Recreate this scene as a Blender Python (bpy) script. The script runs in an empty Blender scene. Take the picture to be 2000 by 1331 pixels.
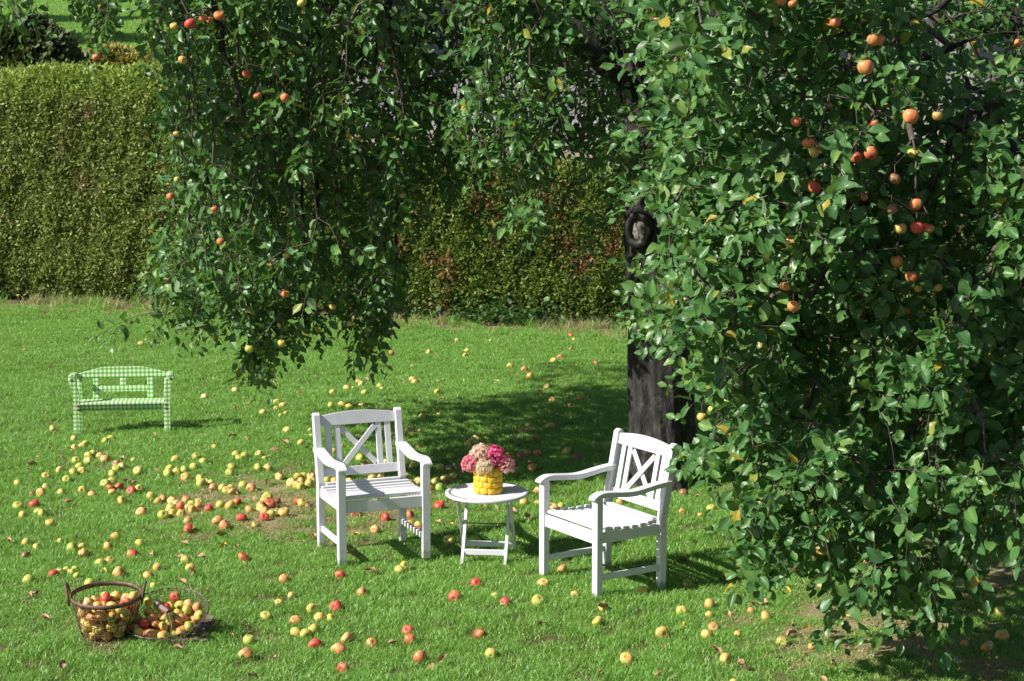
import bpy, bmesh, math, random
import numpy as np
from mathutils import Vector, Matrix, Euler
R = math.radians
random.seed(7); rng = np.random.default_rng(7)
sc = bpy.context.scene

# ------------------------------------------------------------------ camera, sky, sun, exposure
CF, CT, CH = 3800.0, 0.149863, 3.2576        # focal length in pixels of a 2000 px wide picture, downward tilt, height
cam_d = bpy.data.cameras.new('camera'); cam = bpy.data.objects.new('camera', cam_d)
sc.collection.objects.link(cam); sc.camera = cam
cam_d.sensor_width = 36.0; cam_d.lens = 36.0 * CF / 2000.0; cam_d.clip_end = 600; cam_d.clip_start = 0.5
cam.location = (0, 0, CH); cam.rotation_euler = (math.pi / 2 - CT, 0, 0)

SUN_EL, SUN_PHI = R(38), R(25)               # sun to the left, turned a little towards the camera
to_sun = Vector((-math.cos(SUN_PHI) * math.cos(SUN_EL), -math.sin(SUN_PHI) * math.cos(SUN_EL), math.sin(SUN_EL)))
world = bpy.data.worlds.new('World'); sc.world = world; world.use_nodes = True
wn = world.node_tree; bg = wn.nodes['Background']
sky = wn.nodes.new('ShaderNodeTexSky'); sky.sky_type = 'NISHITA'; sky.sun_disc = False
sky.sun_elevation = SUN_EL; sky.sun_rotation = math.atan2(to_sun.x, to_sun.y)
wn.links.new(sky.outputs[0], bg.inputs[0]); bg.inputs[1].default_value = 0.06
sd = bpy.data.lights.new('sun', 'SUN'); sd.energy = 5.0; sd.angle = R(0.53); sd.color = (1.0, 0.95, 0.87)
sun = bpy.data.objects.new('sun', sd); sc.collection.objects.link(sun)
sun.rotation_euler = to_sun.to_track_quat('Z', 'Y').to_euler()
sc.view_settings.view_transform = 'Standard'; sc.view_settings.look = 'None'
sc.view_settings.exposure = 0.65; sc.view_settings.gamma = 1.0; sc.view_settings.use_curve_mapping = False
sc.cycles.max_bounces = 7; sc.cycles.transparent_max_bounces = 4; sc.cycles.use_denoising = True
sc.cycles.sample_clamp_indirect = 6

# ------------------------------------------------------------------ helpers
CTc, STc = math.cos(CT), math.sin(CT)
def ray(x, y):
    dz = -(y - 665.5) / CF
    return np.array([(x - 1000) / CF, CTc + dz * STc, -STc + dz * CTc])
def G(x, y, z0=0.0):                          # point on the level z0 seen at picture position x, y
    d = ray(x, y); k = (z0 - CH) / d[2]; return d * k + np.array([0, 0, CH])
def AT(x, y, Y):                              # point at depth Y seen at picture position x, y
    d = ray(x, y); k = Y / d[1]; return d * k + np.array([0, 0, CH])
def PIX(P):
    P = np.asarray(P, float); x, y, z = P[..., 0], P[..., 1], P[..., 2] - CH
    d = y * CTc - z * STc; u = y * STc + z * CTc
    return 1000 + CF * x / d, 665.5 - CF * u / d, d

def tag(o, label=None, cat=None, group=None, kind=None):
    if label: o['label'] = label
    if cat: o['category'] = cat
    if group: o['group'] = group
    if kind: o['kind'] = kind
    return o
def link(o, parent=None):
    sc.collection.objects.link(o)
    if parent is not None: o.parent = parent
    return o
def empty(name, loc=(0, 0, 0), rz=0):
    o = bpy.data.objects.new(name, None); o.location = loc; o.rotation_euler = (0, 0, rz); o.empty_display_size = .1
    return link(o)
def obj(name, me, parent=None, loc=None, rot=None):
    o = bpy.data.objects.new(name, me); link(o, parent)
    if loc is not None: o.location = loc
    if rot is not None: o.rotation_euler = rot
    return o
def mesh_np(name, V, F, mat=None, uv=None, tone=None, smooth=False):
    V = np.asarray(V, np.float32); F = np.asarray(F, np.int32)
    me = bpy.data.meshes.new(name); n, k = F.shape
    me.vertices.add(len(V)); me.vertices.foreach_set('co', V.ravel())
    me.loops.add(n * k); me.loops.foreach_set('vertex_index', F.ravel())
    me.polygons.add(n); me.polygons.foreach_set('loop_start', np.arange(n, dtype=np.int32) * k)
    if smooth: me.polygons.foreach_set('use_smooth', np.ones(n, bool))
    if uv is not None:
        l = me.uv_layers.new(name='UVMap'); l.data.foreach_set('uv', np.asarray(uv, np.float32)[F.ravel()].ravel())
    if tone is not None:
        a = me.attributes.new('tone', 'FLOAT', 'POINT'); a.data.foreach_set('value', np.asarray(tone, np.float32))
    me.update(calc_edges=True)
    if mat: me.materials.append(mat)
    return me
def bm_mesh(name, bm, mat, bevel=0, smooth=False):
    if bevel: bmesh.ops.bevel(bm, geom=bm.edges[:], offset=bevel, segments=2 if smooth else 1, affect='EDGES', profile=.6)
    bmesh.ops.recalc_face_normals(bm, faces=bm.faces[:])
    me = bpy.data.meshes.new(name); bm.to_mesh(me); bm.free()
    if mat: me.materials.append(mat)
    if smooth:
        for p in me.polygons: p.use_smooth = True
    return me
def box_bm(sx, sy, sz, c=(0, 0, 0), bm=None, rot=None):
    bm = bm or bmesh.new()
    r = bmesh.ops.create_cube(bm, size=1)
    M = Matrix.Translation(Vector(c)) @ (rot.to_4x4() if rot else Matrix.Identity(4)) @ Matrix.Diagonal((sx, sy, sz, 1))
    bmesh.ops.transform(bm, matrix=M, verts=r['verts']); return bm
def prism_bm(pts, axis, a, b):                # closed outline in the plane across the axis, swept from a to b
    bm = bmesh.new()
    def mk(p, t): return (t, p[0], p[1]) if axis == 'x' else (p[0], t, p[1]) if axis == 'y' else (p[0], p[1], t)
    A = [bm.verts.new(mk(p, a)) for p in pts]; B = [bm.verts.new(mk(p, b)) for p in pts]
    n = len(pts); bm.faces.new(A); bm.faces.new(B[::-1])
    for i in range(n): bm.faces.new((A[i], B[i], B[(i + 1) % n], A[(i + 1) % n]))
    return bm
def tube(path, rad, sides=6, close=False):    # numpy tube: returns V, F(quads)
    P = np.asarray(path, float); n = len(P); rad = np.broadcast_to(np.asarray(rad, float), (n,))
    T = np.gradient(P, axis=0) if not close else (np.roll(P, -1, 0) - np.roll(P, 1, 0))
    T /= np.linalg.norm(T, axis=1, keepdims=True) + 1e-9
    ref = np.array([0, 0, 1.0]) if abs(T[:, 2]).mean() < .8 else np.array([0, 1.0, 0])
    U = np.cross(T, ref); U /= np.linalg.norm(U, axis=1, keepdims=True) + 1e-9; W = np.cross(T, U)
    a = np.arange(sides) / sides * 2 * np.pi
    V = (P[:, None] + rad[:, None, None] * (np.cos(a)[None, :, None] * U[:, None] + np.sin(a)[None, :, None] * W[:, None])).reshape(-1, 3)
    F = []
    for i in range(n if close else n - 1):
        j = (i + 1) % n
        for k in range(sides):
            l = (k + 1) % sides; F.append((i * sides + k, i * sides + l, j * sides + l, j * sides + k))
    if not close and sides == 4: F += [(3, 2, 1, 0), ((n - 1) * 4, (n - 1) * 4 + 1, (n - 1) * 4 + 2, (n - 1) * 4 + 3)]
    return V, np.array(F)
def join(parts):
    Vs, Fs, o = [], [], 0
    for V, F in parts: Vs.append(V); Fs.append(F + o); o += len(V)
    return np.concatenate(Vs), np.concatenate(Fs)
def lathe(prof, n=24):
    V = []; F = []
    for r, z in prof:
        for k in range(n): V.append((r * math.cos(2 * math.pi * k / n), r * math.sin(2 * math.pi * k / n), z))
    for i in range(len(prof) - 1):
        for k in range(n): l = (k + 1) % n; F.append((i * n + k, i * n + l, (i + 1) * n + l, (i + 1) * n + k))
    return np.array(V), np.array(F)

# materials
def new_mat(name):
    m = bpy.data.materials.new(name); m.use_nodes = True; nt = m.node_tree
    return m, nt, nt.nodes['Principled BSDF'], nt.nodes['Material Output']
def N(nt, t, **kw):
    n = nt.nodes.new(t)
    for k, v in kw.items():
        if k.startswith('i_'): n.inputs[k[2:].replace('_', ' ')].default_value = v
        elif k.startswith('n'): n.inputs[int(k[1:])].default_value = v
        else: setattr(n, k, v)
    return n
def ramp(nt, fac, stops):
    r = nt.nodes.new('ShaderNodeValToRGB'); e = r.color_ramp.elements
    while len(e) < len(stops): e.new(.5)
    for q, (p, c) in zip(e, stops): q.position = p; q.color = (*c, 1) if len(c) == 3 else c
    nt.links.new(fac, r.inputs[0]); return r.outputs[0]
def noise(nt, vec, scale, detail=3, rough=.55):
    n = N(nt, 'ShaderNodeTexNoise'); n.inputs['Scale'].default_value = scale; n.inputs['Detail'].default_value = detail
    n.inputs['Roughness'].default_value = rough; nt.links.new(vec, n.inputs['Vector']); return n.outputs['Fac']
def mix(nt, f, a, b, blend='MIX'):
    m = nt.nodes.new('ShaderNodeMix'); m.data_type = 'RGBA'; m.blend_type = blend
    for s, v in ((m.inputs[0], f), (m.inputs[6], a), (m.inputs[7], b)):
        if hasattr(v, 'links'): nt.links.new(v, s)
        elif isinstance(v, (int, float)): s.default_value = v
        else: s.default_value = (*v, 1)
    return m.outputs[2]
def mth(nt, op, a, b=None, c=None):
    m = nt.nodes.new('ShaderNodeMath'); m.operation = op
    for i, v in enumerate((a, b, c)):
        if v is None: continue
        if hasattr(v, 'links'): nt.links.new(v, m.inputs[i])
        else: m.inputs[i].default_value = v
    return m.outputs[0]
def bump(nt, p, h, strength, dist=.002):
    b = nt.nodes.new('ShaderNodeBump'); b.inputs['Strength'].default_value = strength; b.inputs['Distance'].default_value = dist
    nt.links.new(h, b.inputs['Height']); nt.links.new(b.outputs[0], p.inputs['Normal'])
def pos(nt): return nt.nodes.new('ShaderNodeNewGeometry').outputs['Position']
def oco(nt): return nt.nodes.new('ShaderNodeTexCoord').outputs['Object']
def simple(name, stops, scale, rough=.6, bs=.3, bscale=60, world_co=False, detail=4, spec=.5, bd=.002):
    m, nt, p, o = new_mat(name); v = pos(nt) if world_co else oco(nt)
    nt.links.new(ramp(nt, noise(nt, v, scale, detail), stops), p.inputs['Base Color'])
    p.inputs['Roughness'].default_value = rough; p.inputs['Specular IOR Level'].default_value = spec
    if bs: bump(nt, p, noise(nt, v, bscale, 4), bs, bd)
    return m
def translucent(nt, p, out, col, fac):        # a share of the light passes through thin tissue
    t = nt.nodes.new('ShaderNodeBsdfTranslucent'); nt.links.new(col, t.inputs[0])
    s = nt.nodes.new('ShaderNodeMixShader'); s.inputs[0].default_value = fac
    nt.links.new(p.outputs[0], s.inputs[1]); nt.links.new(t.outputs[0], s.inputs[2]); nt.links.new(s.outputs[0], out.inputs[0])

def scatter_tree(coll):
    g = bpy.data.node_groups.new('scatter_' + coll.name, 'GeometryNodeTree')
    g.interface.new_socket('Geometry', in_out='INPUT', socket_type='NodeSocketGeometry')
    g.interface.new_socket('Geometry', in_out='OUTPUT', socket_type='NodeSocketGeometry')
    a = g.nodes.new('NodeGroupInput'); z = g.nodes.new('NodeGroupOutput')
    ci = g.nodes.new('GeometryNodeCollectionInfo'); ci.inputs['Collection'].default_value = coll
    ci.inputs['Separate Children'].default_value = True; ci.inputs['Reset Children'].default_value = True
    ip = g.nodes.new('GeometryNodeInstanceOnPoints'); ip.inputs['Pick Instance'].default_value = True
    def att(n, t):
        q = g.nodes.new('GeometryNodeInputNamedAttribute'); q.data_type = t; q.inputs[0].default_value = n
        return q.outputs[0]
    e = g.nodes.new('FunctionNodeEulerToRotation'); L = g.links.new
    L(att('rot', 'FLOAT_VECTOR'), e.inputs[0]); L(e.outputs[0], ip.inputs['Rotation'])
    L(att('size', 'FLOAT_VECTOR'), ip.inputs['Scale']); L(att('pick', 'INT'), ip.inputs['Instance Index'])
    L(a.outputs[0], ip.inputs['Points']); L(ci.outputs[0], ip.inputs['Instance']); L(ip.outputs[0], z.inputs[0])
    return g
def scatter(name, variants, P, rot, size, parent=None, loc=None):
    coll = bpy.data.collections.new(name + '_kinds')
    for i, me in enumerate(variants): coll.objects.link(bpy.data.objects.new('%s_kind_%02d' % (name, i), me))
    me = bpy.data.meshes.new(name); n = len(P); me.vertices.add(n); me.vertices.foreach_set('co', np.asarray(P, np.float32).ravel())
    size = np.asarray(size, np.float32); size = np.repeat(size[:, None], 3, 1) if size.ndim == 1 else size
    me.attributes.new('rot', 'FLOAT_VECTOR', 'POINT').data.foreach_set('vector', np.asarray(rot, np.float32).ravel())
    me.attributes.new('size', 'FLOAT_VECTOR', 'POINT').data.foreach_set('vector', np.ascontiguousarray(size).ravel())
    me.attributes.new('pick', 'INT', 'POINT').data.foreach_set('value', rng.integers(0, len(variants), n).astype(np.int32))
    o = obj(name, me, parent, loc); md = o.modifiers.new('scatter', 'NODES'); md.node_group = scatter_tree(coll)
    return o

# ------------------------------------------------------------------ terrain
def sstep(a, b, t): t = np.clip((t - a) / (b - a), 0, 1); return t * t * (3 - 2 * t)
def bumps(x, y):
    return (.012 * np.sin(x * 2.3 + 1.1 * np.sin(y * 1.3)) + .01 * np.sin(y * 2.9 + .7 + 1.3 * np.sin(x * 1.7)) + .006 * np.sin(x * 6.1 + y * 4.3))
def terrain(x, y):
    x = np.asarray(x, float); y = np.asarray(y, float)
    near = bumps(x, y) * sstep(26, 24, y)
    far = 3.0 * sstep(27, 40, y) + np.clip(y - 38, 0, 300) * .05
    return near + far
def lawn_mat(name, stops, scale):
    m, nt, p, o = new_mat(name); v = pos(nt)
    c = ramp(nt, noise(nt, v, scale, 6, .7), stops)
    at = nt.nodes.new('ShaderNodeAttribute'); at.attribute_name = 'tone'
    c = mix(nt, mth(nt, 'MINIMUM', mth(nt, 'MULTIPLY', at.outputs['Fac'], 1.1), 1.0), c, mix(nt, noise(nt, v, 30, 5, .7), (.24, .20, .10), (.46, .38, .23)))
    nt.links.new(c, p.inputs['Base Color']); p.inputs['Roughness'].default_value = .95; p.inputs['Specular IOR Level'].default_value = .1
    bump(nt, p, noise(nt, v, 40, 6, .8), .8, .02); return m
soil = lawn_mat('soil_under_grass', [(.3, (.06, .08, .025)), (.55, (.12, .12, .05)), (.75, (.20, .16, .09))], 14)
def sheet(name, x0, x1, y0, y1, nx, ny, mat):
    xs = np.linspace(x0, x1, nx); ys = np.linspace(y0, y1, ny); X, Y = np.meshgrid(xs, ys)
    V = np.stack([X, Y, terrain(X, Y)], -1).reshape(-1, 3)
    i = (np.arange(ny - 1)[:, None] * nx + np.arange(nx - 1)[None]).ravel()
    return mesh_np(name, V, np.stack([i, i + 1, i + nx + 1, i + nx], 1), mat, smooth=True, tone=wear(V[:, 0], V[:, 1]) if name == 'ground' else None)
# worn places in the lawn: (centre, radii, strength)
worn = [(G(560, 985), (1.0, 1.2), 1.1), (G(700, 1005), (.8, .9), .8), (G(545, 1255), (.16, .2), .5), (G(1740, 1235), (.85, .9), 1.15),
        (G(1930, 1120), (.9, 1.3), .9), (G(1700, 960), (1.2, 1.0), .9), (G(1860, 1290), (.5, .5), .8), (G(250, 905), (.5, .5), .25), (G(855, 965), (.35, .5), .8), (G(235, 1240), (.30, .26), .8)]
def wear(x, y):
    w = np.zeros_like(x)
    for c, r, s in worn: w = np.maximum(w, s * np.exp(-(((x - c[0]) / r[0]) ** 2 + ((y - c[1]) / r[1]) ** 2) * 1.3))
    w = w + .75 * sstep(-.25, .55, y - (22.0 + .0 * x) + .33 * (x - 1.2)) * 0
    return w

tag(obj('ground', sheet('ground', -14, 14, -12, 26.5, 180, 250, soil)), kind='structure')

# grass blades: a few square tufts of real blades, set out thousands of times
def grass_material():
    m, nt, p, o = new_mat('grass_blades'); v = pos(nt)
    big = noise(nt, v, .9, 3); fine = noise(nt, v, 38, 2)
    a = nt.nodes.new('ShaderNodeAttribute'); a.attribute_name = 'tone'
    t = mth(nt, 'ADD', mth(nt, 'MULTIPLY', a.outputs['Fac'], .62), mth(nt, 'MULTIPLY', fine, .38))
    green = ramp(nt, t, [(.05, (.058, .16, .024)), (.34, (.165, .38, .06)), (.58, (.29, .54, .11)), (.80, (.48, .68, .27)), (.97, (.62, .64, .38))])
    green = mix(nt, mth(nt, 'MULTIPLY', ramp(nt, big, [(.42, (0, 0, 0)), (.7, (1, 1, 1))]), .3), green, (.20, .33, .05))
    nt.links.new(green, p.inputs['Base Color']); p.inputs['Roughness'].default_value = .38; p.inputs['Specular IOR Level'].default_value = .55
    translucent(nt, p, o, mix(nt, .5, green, (.30, .50, .04)), .42); return m
def dry_material():
    m, nt, p, o = new_mat('dry_grass_blades')
    a = nt.nodes.new('ShaderNodeAttribute'); a.attribute_name = 'tone'
    c = ramp(nt, a.outputs['Fac'], [(.1, (.22, .18, .08)), (.35, (.42, .36, .18)), (.55, (.34, .37, .13)), (.75, (.48, .44, .22)), (.95, (.62, .54, .34))])
    nt.links.new(c, p.inputs['Base Color']); p.inputs['Roughness'].default_value = .6
    translucent(nt, p, o, c, .25); return m
GM, DM = grass_material(), dry_material()
def tuft(name, n, half, h, w, mat, lean=.75, seed=0, flat=0.0, segs=3):
    r = np.random.default_rng(seed)
    P = r.uniform(-half, half, (n, 2)); H = h * r.uniform(.45, 1.15, n); W = w * r.uniform(.6, 1.3, n)
    # blades gather in little clumps
    k = r.uniform(-half, half, (max(6, n // 14), 2)); ci = r.integers(0, len(k), n); P = P * .62 + (k[ci] + r.normal(0, half * .09, (n, 2))) * .38
    dirs = r.uniform(0, 2 * np.pi, n); ln = np.abs(r.normal(lean, .3, n)) + flat
    D = np.stack([np.cos(dirs), np.sin(dirs)], 1); S = np.stack([-D[:, 1], D[:, 0]], 1)
    tw = r.uniform(-1.2, 1.2, n); S = np.stack([S[:, 0] * np.cos(tw) - S[:, 1] * np.sin(tw), S[:, 0] * np.sin(tw) + S[:, 1] * np.cos(tw)], 1)
    V = np.zeros((n, segs * 2 + 1, 3)); F = []
    for s in range(segs + 1):
        t = s / segs; off = D * (H * ln * t * t * .9)[:, None]; z = H * t * (1 - .38 * ln * t); z = np.maximum(z, .002)
        if s < segs:
            ww = (W * (1 - .65 * t * t) / 2)[:, None] * S
            V[:, 2 * s, :2] = P + off - ww; V[:, 2 * s + 1, :2] = P + off + ww; V[:, 2 * s, 2] = V[:, 2 * s + 1, 2] = z - (.006 if s == 0 else 0)
        else: V[:, 2 * segs, :2] = P + off; V[:, 2 * segs, 2] = z
    tri = []
    for s in range(segs - 1): a = 2 * s; tri += [(a, a + 1, a + 3), (a, a + 3, a + 2)]
    a = 2 * (segs - 1); tri += [(a, a + 1, a + 2)]
    m = segs * 2 + 1
    F = (np.arange(n)[:, None, None] * m + np.array(tri)[None]).reshape(-1, 3)
    tone = np.repeat(np.clip(r.normal(.5, .19, n), 0, 1), m)
    return mesh_np(name, V.reshape(-1, 3), F, mat, tone=tone, smooth=True)
cell = .17
gx, gy = np.meshgrid(np.arange(-9.4, 8.2, cell), np.arange(8.6, 25.6, cell))
gx = (gx + rng.uniform(-.06, .06, gx.shape)).ravel(); gy = (gy + rng.uniform(-.06, .06, gy.shape)).ravel()
hedge_front = lambda x: 22.75 - .335 * x                 # y of the hedge's foot at a given x
w0 = 0
keep = (np.abs(gx) < .29 * gy + .8) & (gy < hedge_front(gx) - .10)
gx, gy = gx[keep], gy[keep]
w = wear(gx, gy); near_h = hedge_front(gx) - gy
dry = (rng.random(len(gx)) < np.clip(w * 1.0 - .15, 0, .86)) | (rng.random(len(gx)) < sstep(1.1, .1, near_h) * .8)
size = 1.0 - .35 * np.clip(w, 0, 1) + rng.normal(0, .09, len(gx)) + .16 * np.sin(gx * 1.3 + gy * .9 + 2 * np.sin(gy * .7)) * np.sin(gx * 2.9 - gy * 1.7) + .25 * sstep(1.0, .3, near_h)
P = np.stack([gx, gy, terrain(gx, gy) - .004], 1)
sel = rng.random(len(gx)) > np.clip((w - 1.1) * .9, 0, .2)
def rots(n, tilt=.05): return np.stack([rng.normal(0, tilt, n), rng.normal(0, tilt, n), rng.uniform(0, 6.28, n)], 1)
def zs(s): s = np.clip(s, .35, 1.7); return np.stack([np.full(len(s), 1.05), np.full(len(s), 1.05), s], 1)
a = sel & ~dry
tv = [tuft('lawn_tuft_%d' % i, 440, cell * .80, .052, .0038, GM, seed=i) for i in range(7)]
tag(scatter('lawn_grass', tv, P[a], rots(a.sum()), zs(size[a])), 'dense short green lawn grass with sunlit blades', 'grass', kind='stuff')
a = sel & dry
tv = [tuft('worn_tuft_%d' % i, 420, cell * .7, .042, .0034, DM if i != 3 else GM, seed=50 + i, flat=.35) for i in range(6)]
tag(scatter('worn_grass', tv, P[a], rots(a.sum()), zs(size[a])), 'straw coloured flattened grass of the worn lawn patches', 'grass', kind='stuff')
# tall unmown grass along the foot of the hedge
n = 620; tx = rng.uniform(-8.4, 5.5, n); ty = hedge_front(tx) - rng.gamma(1.6, .14, n) + .12
kp = rng.random(n) < (.55 + .45 * np.sin(tx * 2.1) * np.sin(tx * .9 + 1)); tx, ty = tx[kp], ty[kp]
tv = [tuft('tall_tuft_%d' % i, 46, .10, .17, .0044, DM if i % 3 else GM, seed=80 + i, lean=.75, segs=4) for i in range(6)]
tag(scatter('tall_grass', tv, np.stack([tx, ty, terrain(tx, ty)], 1), rots(len(tx), .12), rng.uniform(.5, 1.25, len(tx))), 'tall dry uncut grass along the foot of the hedge', 'grass', kind='stuff')

# ------------------------------------------------------------------ land behind the hedge
far_m, nt, p, o = new_mat('far_lawn'); v = pos(nt)
nt.links.new(ramp(nt, noise(nt, v, 1.2, 8, .75), [(.3, (.14, .24, .05)), (.55, (.22, .34, .07)), (.75, (.30, .38, .11))]), p.inputs['Base Color'])
p.inputs['Roughness'].default_value = .9; bump(nt, p, noise(nt, v, 18, 6, .8), .9, .05)
tag(obj('hill', sheet('hill', -60, 60, 26.5, 160, 90, 130, far_m)), kind='structure')
n = 16000; hy = rng.uniform(34, 92, n); hx = hy * rng.uniform(-.30, -.12, n)
tv = [tuft('hill_tuft_%d' % i, 60, .16, .09, .011, GM, seed=120 + i) for i in range(4)]
tag(scatter('hill_grass', tv, np.stack([hx, hy, terrain(hx, hy)], 1), rots(n), .6 + hy / 60), 'sunny mown grass on the slope above the hedge', 'grass', kind='stuff')

# ------------------------------------------------------------------ hedges
def spray(name, mat, seed, L=.044, n=6):
    r = np.random.default_rng(seed); parts = []; tones = []
    for q in range(3):                                     # three flat scaly fans
        dirv = np.array([r.normal(0, .9), -1, r.normal(.1, .8)]); dirv /= np.linalg.norm(dirv)
        up = r.normal(0, 1, 3); side = np.cross(dirv, up); side /= np.linalg.norm(side); nn = np.cross(side, dirv)
        o = r.normal(0, .02, 3); tn = r.uniform(0, 1)
        for k in range(n):
            t = (k + .6) / n; c = o + dirv * L * t + nn * (-.03 * t * t * L * 10 * .1)
            for s in (-1, 1):
                l = L * .46 * (1 - t * .75) * r.uniform(.7, 1.2); wv = L * .11
                d2 = dirv * .75 + side * s * .75 + nn * r.normal(0, .25); d2 /= np.linalg.norm(d2); sd2 = np.cross(d2, nn); sd2 /= np.linalg.norm(sd2)
                parts.append((np.array([c, c + d2 * l * .55 + sd2 * wv, c + d2 * l, c + d2 * l * .55 - sd2 * wv]), np.array([(0, 1, 2, 3)])))
                tones += [tn * .6 + t * .4] * 4
    V, F = join(parts); return mesh_np(name, V, F, mat, tone=tones)
def hedge_material(name, stops, dead, dead_lo, tr=.25, fresh_z=0):
    m, nt, p, o = new_mat(name); v = pos(nt)
    a = nt.nodes.new('ShaderNodeAttribute'); a.attribute_name = 'tone'
    oi = nt.nodes.new('ShaderNodeObjectInfo')
    f = mth(nt, 'ADD', mth(nt, 'MULTIPLY', a.outputs['Fac'], .35), mth(nt, 'ADD', mth(nt, 'MULTIPLY', oi.outputs['Random'], .4), mth(nt, 'MULTIPLY', noise(nt, v, 3.5, 3), .25)))
    c = ramp(nt, f, stops)
    dd = ramp(nt, mth(nt, 'ADD', noise(nt, v, 1.6, 4, .7), mth(nt, 'MULTIPLY', oi.outputs['Random'], .12)), [(dead_lo, (0, 0, 0)), (dead_lo + .12, (1, 1, 1))])
    c = mix(nt, dd, c, dead)
    zz = N(nt, 'ShaderNodeSeparateXYZ'); nt.links.new(v, zz.inputs[0])
    fresh = mth(nt, 'ADD', zz.outputs[2], mth(nt, 'MULTIPLY', noise(nt, v, 2.2, 3), .5))
    if fresh_z: c = mix(nt, mth(nt, 'MULTIPLY', ramp(nt, mth(nt, 'SUBTRACT', fresh, fresh_z), [(0, (0, 0, 0)), (.35, (1, 1, 1))]), .75), c, (.30, .42, .07))
    nt.links.new(c, p.inputs['Base Color']); p.inputs['Roughness'].default_value = .55
    translucent(nt, p, o, c, tr); return m
HM1 = hedge_material('thuja_sprays', [(.2, (.055, .095, .018)), (.45, (.19, .26, .05)), (.70, (.36, .42, .10)), (.92, (.46, .42, .20))], (.34, .24, .13), .66, fresh_z=2.72)
HM2 = hedge_material('thuja_sprays_patchy', [(.2, (.07, .14, .022)), (.5, (.17, .26, .04)), (.75, (.28, .36, .065)), (.92, (.36, .33, .11))], (.32, .17, .08), .60)
HM3 = hedge_material('rust_hedge_sprays', [(.2, (.18, .17, .04)), (.5, (.38, .36, .09)), (.8, (.50, .42, .13))], (.42, .30, .12), .68)
HMB = hedge_material('dark_bush_sprays', [(.2, (.025, .045, .012)), (.5, (.055, .085, .02)), (.8, (.10, .12, .03))], (.12, .08, .03), .7)
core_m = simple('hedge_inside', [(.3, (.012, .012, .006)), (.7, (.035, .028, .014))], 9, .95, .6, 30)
def hf_relief(x, z): return .045 * np.sin(x * 5.1 + 2 * np.sin(z * 2.7)) * np.sin(z * 4.3 + 1.5 * np.sin(x * 2.2)) + .03 * np.sin(x * 13 + z * 7) * np.sin(z * 11 - x * 5) + .038 * np.sin(x * 47 + 3 * np.sin(z * 13)) * np.sin(z * 55 + 2 * np.sin(x * 17))
def hedge(name, label, x0, x1, top, thick, dens, mat, seed, foot=.10):
    r = np.random.default_rng(seed); base = empty(name, (0, 0, 0)); tag(base, label, 'hedge')
    A = (x1 - x0) * 1.06
    nF = int(A * (np.mean([top(x0), top(x1)]) - foot) * dens)
    x = r.uniform(x0, x1, nF); z = foot + (top(x) - foot) * r.random(nF) ** .97
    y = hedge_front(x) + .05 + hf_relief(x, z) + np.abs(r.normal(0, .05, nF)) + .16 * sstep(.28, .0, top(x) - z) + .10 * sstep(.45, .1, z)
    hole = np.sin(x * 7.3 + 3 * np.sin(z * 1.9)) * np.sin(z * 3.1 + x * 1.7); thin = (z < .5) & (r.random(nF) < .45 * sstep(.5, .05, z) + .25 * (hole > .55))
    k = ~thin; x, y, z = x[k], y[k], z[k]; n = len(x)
    rot = np.stack([r.normal(-.2, .6, n), r.normal(0, 1.2, n), r.normal(-.25, .7, n)], 1); sz = r.uniform(.6, 1.25, n)
    nT = int(A * thick * dens * .8); xt = r.uniform(x0, x1, nT); yt = hedge_front(xt) + .15 + r.uniform(0, thick - .2, nT)
    zt = top(xt) + r.normal(0, .035, nT) + (r.random(nT) < .05) * r.uniform(0, .10, nT) + .03 * np.sin(xt * 4) - .10 * sstep(.25, 0, yt - hedge_front(xt) - .1)
    rt = np.stack([r.normal(-1.15, .4, nT), r.normal(0, .4, nT), r.uniform(0, 6.28, nT)], 1)
    P = np.concatenate([np.stack([x, y, z], 1), np.stack([xt, yt, zt], 1)]); rr = np.concatenate([rot, rt]); ss = np.concatenate([sz, r.uniform(.9, 1.6, nT)])
    # cut ends
    for xe, sg in ((x0, 1), (x1, -1)):
        m_ = int(thick * top(xe) * dens * .6); ye = hedge_front(xe) + r.uniform(.1, thick, m_); ze = r.uniform(foot, top(xe), m_)
        P = np.concatenate([P, np.stack([np.full(m_, xe) + r.normal(0, .04, m_), ye, ze], 1)])
        rr = np.concatenate([rr, np.stack([r.normal(0, .4, m_), r.normal(0, .4, m_), -sg * 1.57 + r.normal(0, .5, m_)], 1)]); ss = np.concatenate([ss, r.uniform(.7, 1.2, m_)])
    f = scatter(name + '_foliage', [spray(name + '_spray_%d' % i, mat, seed * 10 + i) for i in range(6)], P, rr, ss, base); f.name = 'foliage'; f['kind'] = 'stuff'
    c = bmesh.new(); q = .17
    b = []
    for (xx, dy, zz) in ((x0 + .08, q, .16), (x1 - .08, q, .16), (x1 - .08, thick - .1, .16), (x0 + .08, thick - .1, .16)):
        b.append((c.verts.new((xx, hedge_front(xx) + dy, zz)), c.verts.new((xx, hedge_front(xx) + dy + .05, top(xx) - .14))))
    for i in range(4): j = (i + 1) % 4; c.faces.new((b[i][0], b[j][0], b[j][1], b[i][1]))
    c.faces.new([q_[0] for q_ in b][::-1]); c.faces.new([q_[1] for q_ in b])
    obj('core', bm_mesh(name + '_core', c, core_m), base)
    for i in range(int((x1 - x0) / .42)):                  # stems showing below the sprays
        xs = x0 + .2 + i * .42 + r.uniform(-.1, .1); ys = hedge_front(xs) + .22
        V, F = tube([(xs, ys, -.02), (xs + r.normal(0, .03), ys, .18), (xs + r.normal(0, .06), ys + .1, .42)], [.028, .022, .015], 6)
        obj('stem', mesh_np('hedge_stem', V, F, bark_m, smooth=True), base)
    return base
bark_m, nt, p, o = new_mat('apple_bark'); v = oco(nt)
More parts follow.
